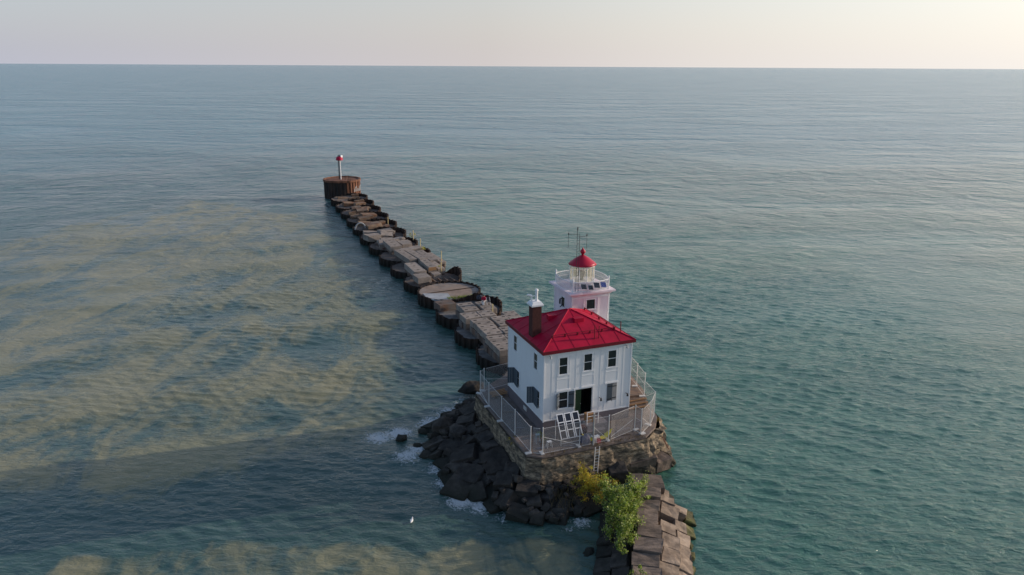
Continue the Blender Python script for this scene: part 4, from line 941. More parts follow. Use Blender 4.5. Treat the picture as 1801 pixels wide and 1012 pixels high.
# broken stones lying against the front of the crib
for px, py, z, d, rz, lab in ((1128, 812, 1.2, (2.9, 1.2, 1.0), .25, 'long brown stone lying against the front right foot of the crib'), (1087, 833, 1.0, (1.6, 1.3, 1.5), .1, 'upright dark stone at the crib foot right of the ladder'),
                         (1160, 812, .7, (1.6, 1.5, 1.2), .5, 'broken brown stone under the right corner of the crib'), (1012, 845, .9, (2.6, 1.2, 1.0), .3, 'brown slab stone at the crib foot under the yellow bush')):
    idx += 1; stone('fallen_stone', at(px, py, z), d, (.1, -.1, rz), M['caprock'] if px > 1100 else M['rock'], lab, None, idx)

# ------------------------------------------------------------------ plants
def leaves(mb, c, r, n_, size, r_, mats):
    for i in range(n_):
        p = Vector(c) + Vector((r_.gauss(0, r * .5), r_.gauss(0, r * .5), r_.gauss(0, r * .5)))
        nrm = Vector((r_.uniform(-1, 1), r_.uniform(-1, 1), r_.uniform(-.1, 1.3))).normalized()
        X = nrm.orthogonal().normalized(); X = (X * math.cos(i) + nrm.cross(X) * math.sin(i)); Y = nrm.cross(X); s = size * r_.uniform(.55, 1.3)
        P = [p - X * s * .5, p + Y * s * .3 + nrm * s * .06, p + X * s * .55, p - Y * s * .3 + nrm * s * .06]
        mb.add(P, [(0, 1, 2), (0, 2, 3)], r_.choices(range(len(mats)), weights=[m_[1] for m_ in mats])[0])
def bush(name, label, root, clumps, mats, size, dens, seed, cat='bush'):
    r_ = random.Random(seed); t = thing(name, label, cat, root); f = MB(); st = MB()
    for (c, r) in clumps:
        c = Vector(c); 
        for q in range(max(3, int(r * 9))):
            d = Vector((r_.gauss(0, 1), r_.gauss(0, 1), r_.gauss(0, .9))).normalized() * r * r_.uniform(.2, 1.15); leaves(f, c + d, r * r_.uniform(.35, .7), int(dens * r * r / 2.6) + 6, size, r_, mats)
        base = Vector((root[0] + r_.uniform(-.4, .4) + (c.x - root[0]) * .55, root[1] + (c.y - root[1]) * .55, root[2])); mid = (base + c) / 2 + Vector((r_.uniform(-.2, .2), r_.uniform(-.2, .2), .1))
        st.tube(base, mid, .045, .03, 5); st.tube(mid, c, .03, .012, 5)
        for q in range(4): st.tube(c * .7 + mid * .3, c + Vector((r_.gauss(0, r * .5), r_.gauss(0, r * .5), r_.gauss(0, r * .4))), .015, .006, 4)
    f.build('foliage', [M[m_[0]] for m_ in mats], t); st.build('stem', M['bark'], t)
def clump(px, py, z, r): return (at(px, py, z), r)
GC = [clump(*a) for a in ((1062, 852, 2.5, .7), (1086, 868, 2.7, .85), (1108, 856, 2.7, .65), (1131, 848, 2.5, .55), (1120, 872, 2.6, .8), (1096, 893, 2.6, .95), (1078, 912, 2.4, .8), (1106, 918, 2.5, .75), (1090, 938, 2.3, .75), (1107, 948, 2.2, .5), (1088, 962, 2.0, .5), (1068, 882, 2.4, .7), (1098, 968, 1.9, .35), (1139, 874, 2.2, .32), (1112, 895, 2.6, .7), (1072, 935, 2.0, .5), (1120, 888, 2.4, .5), (1098, 925, 2.6, .6), (1084, 895, 2.9, .7), (1118, 860, 3.0, .5), (1100, 872, 3.0, .6), (1076, 862, 2.8, .5))]
bush('green_bush', 'big green leafy bush growing along the left edge of the breakwater stones', at(1088, 925, .9), GC, (('leaf', 5), ('leaf_dark', 2.2), ('leaf_pale', 2.2)), .15, 620, 4)
YC = [clump(*a) for a in ((1026, 824, 2.4, .35), (1024, 818, 2.6, .25), (1012, 842, 2.1, .3), (1034, 826, 2.6, .3), (1030, 840, 2.2, .6), (1016, 848, 1.9, .45), (1046, 852, 2.1, .65), (1062, 845, 2.1, .5), (1035, 864, 1.8, .6), (1051, 874, 1.7, .55), (1022, 868, 1.4, .4), (1075, 848, 2.2, .4), (1028, 830, 2.5, .4), (1040, 850, 2.3, .6), (1056, 858, 2.0, .5), (1036, 838, 2.5, .4))]
YC = [(c, r * 1.15) for c, r in YC]
bush('yellow_bush', 'yellow-green autumn bush at the foot of the wall by the ladder', at(1040, 880, .7), YC, (('leaf_y', 5), ('leaf_o', 2.5), ('leaf', 1.6)), .11, 620, 5)
SC = [clump(*a) for a in ((1126, 1003, 2.4, .32), (1114, 1009, 2.2, .28), (1132, 1012, 2.2, .25), (1122, 1020, 2.2, .35))]
bush('small_bush', 'small green bush growing between the cap stones at the bottom edge', at(1124, 1018, 1.6), SC, (('leaf', 4), ('leaf_dark', 2), ('leaf_pale', 1.5)), .13, 520, 6)
bush('wall_plant', 'yellowish plant hanging over the shaded left edge of the deck', G(-2.6, .3, DECK - .2), [(G(-2.75, .3, DECK - .1), .32), (G(-2.95, .05, DECK - .4), .25)], (('leaf_y', 3), ('leaf_o', 4)), .1, 300, 7, 'plant')
bush('corner_weed', 'dry yellow weed on the broken right corner of the crib', G(11.1, -1.2, DECK - .5), [(G(11.1, -1.2, DECK - .15), .3), (G(11.3, -1.6, DECK - .6), .25)], (('leaf_o', 4), ('leaf_y', 2)), .09, 260, 8, 'plant')
bush('deck_bush', 'small green bush on the deck behind the cut corner of the fence', G(-.9, -1.6, DECK), [(G(-1.0, -1.6, DECK + 1.0), .35), (G(-.75, -1.7, DECK + .6), .3)], (('leaf', 4), ('leaf_dark', 2)), .1, 260, 9, 'plant')
w = MB(); r_ = random.Random(3)
for (px, py, z) in [(990 + r_.uniform(-22, 25), 880 + r_.uniform(-14, 16), .9) for i in range(90)]:
    p = at(px, py, z); w.tube(p, p + Vector((r_.uniform(-.3, .3), r_.uniform(-.3, .3), r_.uniform(.4, 1.0))), .014, .005, 4)
tag(w.build('dry_grass', M['straw']), kind='stuff')
w = MB()
for i in range(420):
    a_ = r_.uniform(-1.5, 8); p = G(a_, -3.75 + r_.uniform(-.1, .35) * (1 if r_.random() < .8 else 3), DECK); w.tube(p, p + Vector((r_.uniform(-.1, .1), r_.uniform(-.1, .1), r_.uniform(.06, .22))), .014, .004, 3)
tag(w.build('deck_grass', M['straw']), kind='stuff')

# ------------------------------------------------------------------ outer pier: row of sheet pile cells
J0 = Vector((-9.55, 107.51, 0)); PU = Vector((-.39, .9208, 0)); PV = Vector((.9208, .39, 0)); PAX = (PV, PU, Z)
def Pp(u, v, z): return J0 + PU * u + PV * v + Z * z
def frames(rz): return (PV * math.cos(rz) + PU * math.sin(rz), PU * math.cos(rz) - PV * math.sin(rz), Z)
rp = random.Random(21)
def cell(u, Rr, zf, rim, label, fillm='fill', jag=.25, seed=0, bright=False, vo=0, name='sheet_pile_cell', wall='rust'):
    """corrugated ring; rim(theta) gives the top of the sheets, theta 0 = right (+v)"""
    c = Pp(u, vo, 0); t = thing(name, label, 'pier cell', c, 'sheet pile cells of the outer pier')
    n_ = 168; vo_, vi = [], []; w = MB(); v = []
    for i in range(n_):
        a_ = 2 * math.pi * i / n_; cor = .11 * (1 if (i // 3) % 2 else -1) * 1.0
        rm = rim(a_) + jag * (noise.noise(Vector((i // 3 * .5, seed * 3.1, 0)))) + .05 * ((i // 3) % 2)
        d = PV * math.cos(a_) + PU * math.sin(a_)
        for r, z in ((Rr + cor, -1.5), (Rr + cor, max(.2, rm)), (Rr + cor - .1, max(.2, rm)), (Rr + cor - .1, min(zf - .1, rm - .1))): v.append(c + d * r + Z * z)
    f = []
    for i in range(n_):
        j = (i + 1) % n_
        for k in range(3): f.append((i * 4 + k, j * 4 + k, j * 4 + k + 1, i * 4 + k + 1))
    w.add(v, f); w.build('sheet_pile_wall', M[wall], t)
    w = MB(); v = []; rings = [0, .3, .55, .78, .93, .975]; m_ = 48
    for r in rings:
        for i in range(m_):
            a_ = 2 * math.pi * i / m_; p = c + (PV * math.cos(a_) + PU * math.sin(a_)) * (Rr * r)
            hh = zf + (.22 if fillm == 'fill' else .04) * noise.noise(p * .9 + Vector((seed, 0, 0)))
            v.append(p + Z * hh)
    w.add(v, [(k * m_ + i, k * m_ + (i + 1) % m_, (k + 1) * m_ + (i + 1) % m_, (k + 1) * m_ + i) for k in range(len(rings) - 1) for i in range(m_)]); w.build('fill', M[fillm], t)
    return t
RC = 4.62
def rim_hi(lo, hi, c=.35, wd=1.2): return lambda a: lo + (hi - lo) * max(0, min(1, (wd - abs(math.atan2(math.sin(a - c), math.cos(a - c)))) / .5))
cell(-34, RC, 1.3, rim_hi(1.3, 1.9), 'sheet pile cell hidden closest behind the dwelling', 'cap_dim', seed=1)
cell(-25.4, RC, 1.25, rim_hi(1.35, 1.8), 'sheet pile cell with pale cap nearest the dwelling', 'cap_dim', seed=2)
cell(-17.2, RC, 1.3, rim_hi(1.4, 2.0), 'sheet pile cell under the concrete blocks, second from the dwelling', 'cap_dim', seed=3)
cell(-8.9, RC, 1.35, rim_hi(1.45, 2.5), 'sheet pile cell below the seated person, with high curved right rim', 'cap_dim', seed=4)
tJ = cell(0, RC + .08, 1.68, rim_hi(1.78, 1.95, .5, 1.5), 'wide round cell with flat bare brown and grey concrete top', 'capslab', .04, seed=5)
cell(8.6, RC, 1.2, rim_hi(1.2, 2.7, -.05, .9), 'cell with high dark corrugated wall on its right and timber lattice on top', 'fill', seed=6)
labs = ['cell under the long grey slabs beyond the timber lattice', 'cell under the rear half of the long grey slabs', 'cell carrying pale tumbled blocks and a tuft of green', 'cell with a pale rounded boulder and dark right wall', 'cell with a rusty orange-ended slab and a hoop on its left', 'cell with broken tan rubble, fourth from the rusty drum', 'cell with tan rubble, third from the rusty drum', 'cell with brown rubble, second from the rusty drum', 'low brown cell adjoining the rusty drum']
us = [17.4, 25.9, 34.4, 43.2, 52.2, 61.2, 70.2, 79.2, 88.2]
def drift(u): return max(0, (u - 42) / 46 * 1.9)
for i, (u, l) in enumerate(zip(us, labs)): cell(u, RC, 1.15 if i < 8 else 1.5, rim_hi(1.25, 2.15 if i > 2 else 1.9, .55, 1.5), l, 'fill', .05, seed=7 + i, vo=drift(u))
# thin lip of the big bare cell and its shallow ponds and grass
r_ = random.Random(9); w = MB()
for i in range(260):
    v_ = r_.uniform(-1.5, 2.8); p = Pp(-3.9 + r_.gauss(0, .25), v_, 1.65); w.tube(p, p + Vector((r_.uniform(-.2, .2), r_.uniform(-.2, .2), r_.uniform(.15, .5))), .03, .006, 3)
tag(w.build('pier_grass', M['leaf']), kind='stuff')
w = MB(); w.prism([Pp(-3.6, -3.4, 0), Pp(-4.35, -.9, 0), Pp(-1.2, -.6, 0), Pp(.1, -4.1, 0), Pp(-1.8, -4.2, 0)], 1.6, 1.76); w.build('pale_patch', M['palecap'], tJ)
w = MB(); w.box(Pp(.15, .3, 1.735), (7.6, .16, .06), frames(.06)); w.build('joint_ridge', M['rust'], tJ)
# end drum
DU, DV = 100.0, 2.4
te = thing('rusty_pier_head', 'tall round rust-brown steel drum closing the outer end of the pier', 'pier head', Pp(DU, DV, 0))
w = MB(); v = []; n_ = 200; RE = 4.75
for i in range(n_):
    a_ = 2 * math.pi * i / n_; cor = .1 * (1 if (i // 3) % 2 else -1); d = PV * math.cos(a_) + PU * math.sin(a_)
    for r, z in ((RE + cor, -1.5), (RE + cor, 4.65)): v.append(Pp(DU, DV, z) + d * r)
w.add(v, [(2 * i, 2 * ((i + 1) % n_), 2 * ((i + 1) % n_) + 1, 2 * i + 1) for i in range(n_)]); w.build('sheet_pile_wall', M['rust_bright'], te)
w = MB(); v = []  # left sheets: dark coating, with the shaded side of the drum painted in
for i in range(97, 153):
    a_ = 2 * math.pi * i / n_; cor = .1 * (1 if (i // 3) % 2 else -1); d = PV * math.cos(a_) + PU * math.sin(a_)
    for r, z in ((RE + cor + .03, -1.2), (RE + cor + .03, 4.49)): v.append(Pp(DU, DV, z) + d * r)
w.add(v, [(2 * i, 2 * i + 2, 2 * i + 3, 2 * i + 1) for i in range(55)]); w.build('shade_coat_sheet', M['shade_coat'], te)['label'] = 'dark coated sheeting with shade painted in on the left half'
w = MB(); w.lathe(Pp(DU, DV, 0), [(RE + .05, 4.5), (RE + .28, 4.52), (RE + .28, 5.02), (RE - .2, 5.02), (RE - .25, 4.8), (RE - .3, 4.75)], 64); w.build('cap_ring', M['rust_bright'], te)
w = MB(); w.lathe(Pp(DU, DV, 0), [(RE - .31, 4.76), (RE - .31, 4.8), (.1, 4.82)], 48); w.build('deck', M['rust_bright'], te)
w = MB()
for s in (-.3, .3): w.tube(Pp(DU - 5.0, DV + 1.0 + s, 1.2), Pp(DU - 5.0, DV + 1.0 + s, 5.6), .05, n=5)
for i in range(11): w.tube(Pp(DU - 5.0, DV + .7, 1.5 + i * .38), Pp(DU - 5.0, DV + 1.3, 1.5 + i * .38), .03, n=4)
w.build('ladder', M['rust'], te)
for i in range(9):
    a_ = -1.05 + .09 * i; d = PV * math.cos(a_) + PU * math.sin(a_); hh = r_.uniform(.4, 1.5); w = MB(); w.box(Pp(DU, DV, 1.9 + hh / 2) + d * (RE + .13), (.16, .05, hh), (Z.cross(d), d, Z)); w.build('pale_streak', M['palecap'], te)
bt = thing('beacon', 'red-topped navigation light on a slim white and dark pole on the rusty drum', 'navigation light', Pp(DU, DV - .35, 4.8))
bc = Pp(DU, DV - .35, 4.8)
w = MB(); w.tube(bc + PV * .1, bc + PV * .1 + Z * 5.2, .15, .13, 12); w.build('pole', M['trim'], bt)
w = MB(); w.tube(bc + Z * .1 - PV * .2, bc + Z * 5.1 - PV * .18, .12, n=6)
for i in range(13): w.tube(bc + Z * (.4 + i * .38) - PV * .22, bc + Z * (.4 + i * .38) - PV * .42, .025, n=4)
w.tube(bc + Z * .1 - PV * .42, bc + Z * 5.1 - PV * .4, .04, n=6); w.build('ladder', M['black'], bt)
w = MB(); w.lathe(bc + Z * 5.2, [(.5, -.1), (.92, .02), (.86, .7), (.55, .95), (.35, 1.0)], 16); w.build('red_daymark', M['redbeacon'], bt)
w = MB(); w.tube(bc + Z * 6.1, bc + Z * 6.65, .2, .15, 10); w.tube(bc + Z * 6.0 - PV * .35, bc + Z * 6.5 - PV * .35, .07, n=6); w.build('lamp', M['black'], bt)
w = MB(); w.tube(bc + Z * 6.2 + PV * .45 - PU * .2, bc + Z * 6.25 + PV * .6 - PU * .5, .36, .32, 14); w.tube(bc + Z * 5.75 + PV * .7, bc + Z * 6.0 + PV * .78, .16, n=8); w.build('white_dish', M['white'], bt)
w = MB()
for s in (-1, 1): w.tube(Pp(DU - 1.0, DV + 1.2 + s * .5, 4.8), Pp(DU - 1.0, DV + 1.2 + s * .5, 5.9), .05, n=5)
w.tube(Pp(DU - 1.0, DV + .7, 5.85), Pp(DU - 1.0, DV + 1.7, 5.85), .04, n=5); w.tube(Pp(DU - 1.0, DV + .7, 5.3), Pp(DU - 1.0, DV + 1.7, 5.3), .03, n=5); tag(w.build('ladder_rail', M['rust'], te))

# ------------------------------------------------------------------ concrete blocks on the pier
GB = 'cast concrete blocks laid in rows on the pier'
def cast_block(u, v, z, lu, lv, h, rz, label, m_='block', holes=(-.27, .27), tilt=(0, 0), name='concrete_block', group=GB, along_u=False):
    c = Pp(u, v, z); X, Y, _ = frames(rz); n_ = Vector((tilt[0], tilt[1], 1)).normalized(); X = (X - n_ * X.dot(n_)).normalized(); Y = n_.cross(X)
    t = thing(name, label, 'concrete block', c - n_ * h, group)
    bm = bmesh.new()
    for i in (-1, 1):
        for j in (-1, 1):
            for k in (0, 1): bm.verts.new((X * (i * (lv / 2 - .02) * (1 + rp.uniform(-.012, .012))) + Y * (j * (lu / 2 - .02) * (1 + rp.uniform(-.015, .015))) - n_ * (h * k)))
    bmesh.ops.convex_hull(bm, input=bm.verts); bmesh.ops.dissolve_limit(bm, angle_limit=.02, verts=bm.verts, edges=bm.edges)
    bmesh.ops.bevel(bm, geom=list(bm.edges), offset=.045, segments=1, affect='EDGES', clamp_overlap=True)
    for v_ in bm.verts: v_.co += Vector((rp.uniform(-.02, .02), rp.uniform(-.02, .02), rp.uniform(-.012, .012))) + n_ * h
    me = bpy.data.meshes.new('body'); bm.to_mesh(me); bm.free(); me.materials.append(M[m_])
    b_ = bpy.data.objects.new('body', me); col.objects.link(b_); b_.parent = t
    for hx in holes:
        w = MB(); off = X * (hx * lv) if not along_u else Y * (hx * lu); w.box(c + off + Y * rp.uniform(-.08, .08) + n_ * .004, (.42, .24, .012), (X, Y, n_)); w.build('lifting_recess', M['hole'], t)
ZT = 3.0; secs = [((-10.6, -11.85, -13.07), -1.2, 2.28, (-10.9, -12.1, -13.4), 1.28, 2.0), ((-14.75, -15.97), -2.1, 2.3, (-14.75, -15.97), .15, 2.1),
        ((-17.75, -18.97, -20.2), -1.62, 2.4, (-17.75, -18.97, -20.2), 1.0, 2.15), ((-21.5, -22.72), -1.72, 2.3, (-21.7, -22.95), .62, 2.2), ((-24.4, -25.65, -26.9, -28.1), -2.1, 2.35, (-24.5, -25.75, -27.0, -28.2), .3, 2.3)]
where = ['by the seated person', 'in the second set of rows, jutting left', 'in the middle set of rows', 'in the fourth set of rows', 'nearest the dwelling']
for q, (ul, vl, wl_, ur, vr, wr) in enumerate(secs):
    for u in ul:
        z = ZT + rp.uniform(-.04, .05); cast_block(u, vl + rp.uniform(-.05, .05), z, 1.2, wl_, .82, rp.uniform(-.03, .03), 'twin-recess block, left column ' + where[q])
        cast_block(u + rp.uniform(-.1, .1), vl + rp.uniform(-.2, .05), z - .86, 1.2, wl_ * .98, .85, rp.uniform(-.02, .02), 'dark lower block, left column ' + where[q], 'block_dark', ())
    for u in ur: cast_block(u, vr + rp.uniform(-.05, .05), ZT + rp.uniform(-.06, .04), 1.18, wr, .82, rp.uniform(-.035, .035), 'twin-recess block, right column ' + where[q])
    for u in ur: cast_block(u, vr, ZT - .9, 1.18, wr * .96, .8, 0, 'lower block under the right column ' + where[q], 'block_dark', ())
for u in (-16.3, -17.55, -18.8, -20.05): cast_block(u, 3.05, ZT - .02, 1.18, 1.85, .82, -.03, 'grey block in the short third column against the right rim'); cast_block(u, 3.0, ZT - .88, 1.18, 1.8, .8, 0, 'lower block under the short third column', 'block_dark', ())
cast_block(-7.0, -2.9, 2.35, 2.2, 2.6, 1.1, .1, 'lone dark-sided block standing left of the rows at the bare round cell', 'block_dark', (-.3,), group=None)
# long slabs
SL = 'long grey slabs lying along the pier'
for (u, v, z, lu, lv, rz, lab) in ((21.2, -1.15, 2.6, 7.8, 1.5, .07, 'long grey slab at the left edge of the four lying side by side'), (20.6, .6, 2.62, 7.7, 1.5, .06, 'long grey slab second from left of the four side by side'), (19.4, 2.2, 2.55, 7.6, 1.45, .06, 'long grey slab third from left of the four side by side'), (18.6, 3.65, 2.3, 6.8, 1.2, .06, 'long grey slab at the right edge, partly grown over'),
        (12.3, -1.85, 2.6, 5.9, 2.1, .04, 'wide grey slab before the four long slabs, left one with dark stains'), (13.0, .55, 2.85, 5.2, 1.45, .02, 'raised long slab with an orange-brown end face'), (13.4, 2.1, 2.35, 5.0, 1.3, .05, 'low grey slab right of the raised slab'), (7.1, -2.2, 2.5, 2.6, 2.3, .06, 'thick pale block end-on at the near left end of the long slabs'), (9.4, .8, 2.0, 1.6, 1.4, .05, 'small pale block under the raised slab'),
        (26.2, 1.4, 2.4, 1.6, 4.2, .1, 'grey cross slab closing the far end of the four long slabs'), (30.2, -1.2, 2.65, 5.4, 2.3, .05, 'thick long grey block on the left, beyond the cross slab'), (30.4, 1.2, 2.5, 3.0, 1.9, .04, 'square grey block right of the thick long block'), (28.2, 2.6, 2.0, 2.4, 2.2, .1, 'low grey block near the yellow posts')):
    cast_block(u, v, z + rp.uniform(-.05, .05), lu, lv, .95, rz + rp.uniform(-.03, .03), lab, 'block', (-.3, .1, .35) if lu > 4 else (), tilt=(rp.uniform(-.035, .035), rp.uniform(-.02, .02)), name='concrete_slab', group=SL, along_u=True)
    cast_block(u, v + .03, z - 1.0, lu * .97, lv * .93, .9, rz, 'dark lower slab bearing the ' + lab.split(',')[0], 'block_dark', (), name='concrete_slab', group=SL)
# orange end of the raised slab
w = MB(); w.box(Pp(10.38, .55, 2.5), (1.3, .03, .55), frames(.02)); tag(w.build('rusty_plate', M['plank'], origin=Pp(10.38, .55, 2.2)), 'orange-brown plate covering the near end of the raised slab', 'plate')
t = thing('timber_lattice', 'lattice of dark timbers between the slabs and the bare round cell', 'timbers', Pp(5.4, .6, 1.3))
for i in range(6): w = MB(); w.box(Pp(4.4 + .55 * i, .7, 1.45), (5.2 - .3 * abs(i - 2), .2, .22), frames(.03)); w.build('beam', M['timber'], t)
for i in range(5): w = MB(); w.box(Pp(5.8, -1.4 + 1.0 * i, 1.66), (.16, 3.2, .18), frames(.05)); w.build('cross_beam', M['timber'], t)
# tumbled rubble on the outer cells
kinds = [(34.4, [(33.2, -1.6, 2.2, 2.6, 3.0), (35.5, -1.2, 2.3, 2.0, 3.4), (36.4, 1.4, 2.2, 2.2, 2.6), (33.6, 1.9, 2.1, 2.0, 2.6), (37.6, -.4, 2.0, 1.6, 2.8)], 'block', 'pale tumbled block among those on the cell with the green tuft'),
         (43.2, [(41.2, .3, 2.2, 2.4, 2.6), (43.6, .8, 2.3, 2.0, 3.4), (45.4, 1.0, 2.1, 1.8, 2.6), (44.8, -2.0, 2.0, 1.5, 3.6)], 'block', 'greyish tilted slab on the cell with the rounded boulder'),
         (52.2, [(51.0, -.6, 2.4, 3.0, 3.2), (53.5, .9, 2.2, 2.0, 3.0), (54.9, -1.4, 2.0, 1.4, 3.6), (50.0, 1.6, 1.9, 1.6, 2.4)], 'rubble', 'rusty tan slab on the cell with the hoop'),
         (61.2, [(60.0, -.6, 2.2, 2.4, 3.4), (62.6, .4, 2.3, 2.2, 3.8), (63.6, -2.2, 1.9, 1.6, 2.2)], 'rubble', 'broken tan rubble slab on the fourth cell from the rusty drum'),
         (70.2, [(69.0, .2, 2.2, 2.6, 2.8), (71.4, -.8, 2.4, 2.2, 2.4), (72.4, 1.4, 2.0, 1.6, 2.4), (68.4, -2.3, 1.9, 1.6, 1.8)], 'rubble', 'tan rubble slab on the third cell from the rusty drum'),
         (79.2, [(77.8, 1.0, 2.2, 1.8, 2.6), (79.6, -1.4, 2.1, 1.6, 3.0), (81.0, 1.4, 2.3, 1.6, 2.4)], 'rubble', 'brown rubble slab on the second cell from the rusty drum'),
         (88.2, [(87.0, 1.0, 2.0, 1.4, 3.0), (89.0, -1.6, 1.9, 1.4, 2.6), (90.8, 1.9, 2.2, 1.2, 1.8)], 'rubble', 'flat brown slab on the low cell adjoining the rusty drum')]
M['rubble'] = mat('rust_stained_rubble', (.27, .2, .14), .92, .4, 1.8, c2=(.17, .085, .05), s2=.9, bump=.6, bscale=3, rnd=.25)
for u, lst, m_, lab in kinds:
    for (uu, vv, z, lu, lv) in lst:
        me = stone_mesh(int(uu * 10), (lv, lu, .9), .12); me.materials.append(M[m_]); o = bpy.data.objects.new('rubble_slab', me); col.objects.link(o); o.location = Pp(uu, vv + drift(uu), z - .5); o.rotation_euler = (rp.uniform(-.14, .14), rp.uniform(-.14, .14), math.atan2(PV.y, PV.x) + rp.uniform(-.2, .2)); tag(o, lab, 'rubble', lab.replace('slab', 'slabs').replace(' block ', ' blocks '))
        me = stone_mesh(int(uu * 10) + 5, (lv * 1.1, lu * 1.1, 1.2), .1); me.materials.append(M['block_dark']); o = bpy.data.objects.new('rubble_slab', me); col.objects.link(o); o.location = Pp(uu + .2, vv + drift(uu), z - 1.35); o.rotation_euler = (0, 0, math.atan2(PV.y, PV.x) + rp.uniform(-.3, .3)); tag(o, 'dark ' + lab.split(' ', 1)[1] + ', underneath', 'rubble', 'underlying dark ' + lab.split(' ', 1)[1])
idx += 1; stone('boulder', Pp(40.4, -2.6, 1.7), (3.2, 2.6, 1.6), (0, 0, .5), M['block'], 'pale rounded boulder at the left of the slabs in mid pier', None, idx, 'rock', .25)
# hoop pipe, posts, tufts
t = MB()
hp = [Pp(50.6, -3.0 + 1.1 * math.cos(a_), 1.3 + 1.4 * math.sin(a_)) for a_ in [math.pi * i / 12 for i in range(13)]]
for p, q in zip(hp, hp[1:]): t.tube(p, q, .16, n=8)
tag(t.build('steel_hoop', M['palecap'], origin=Pp(50.6, -3, 1.2)), 'pale arched pipe hoop standing at the left of the pier', 'hoop')
for i, (px, py, hgt, lab) in enumerate(((776.5, 462, 2.0, 'pale yellow post beside the four long slabs, tallest of the thin posts'), (739.5, 437, 1.8, 'pale yellow post near the tuft of green in mid pier'), (727, 420, 1.6, 'leaning pale yellow post beside the tumbled pale blocks'), (776, 476, 1.4, 'pale yellow post at the near end of the raised slab'), (866.3, 547, .9, 'short pale post among the blocks right of the seated person'), (682.5, 392, 1.2, 'thin pale post on the rubble near the rusty slab'))):
    p = at(px, py, 2.0 if i != 4 else 3.0); w = MB(); w.tube(p - Z * .3, p + Z * hgt, .075, n=8); w.tube(p + Z * hgt, p + Z * (hgt + .04), .1, n=8); tag(w.build('post', M['yellowpost'], origin=p), lab, 'post')
for i, (px, py, z, r, lab) in enumerate(((723.5, 413, 2.4, .5, 'tuft of yellow-green weeds on the tumbled pale blocks'), (742, 437.5, 2.3, .45, 'tuft of yellow weeds beside a yellow post in mid pier'), (771, 473, 1.9, .75, 'bushy yellow-green weeds filling the gap beside the raised slab'))):
    p = at(px, py, z); bush('weed_tuft', lab, p - Z * .5, [(p, r), (p + PV * .4 - PU * .3, r * .7)], (('leaf', 3), ('leaf_y', 3), ('leaf_pale', 2)), .16, 120, 30 + i, 'weeds')

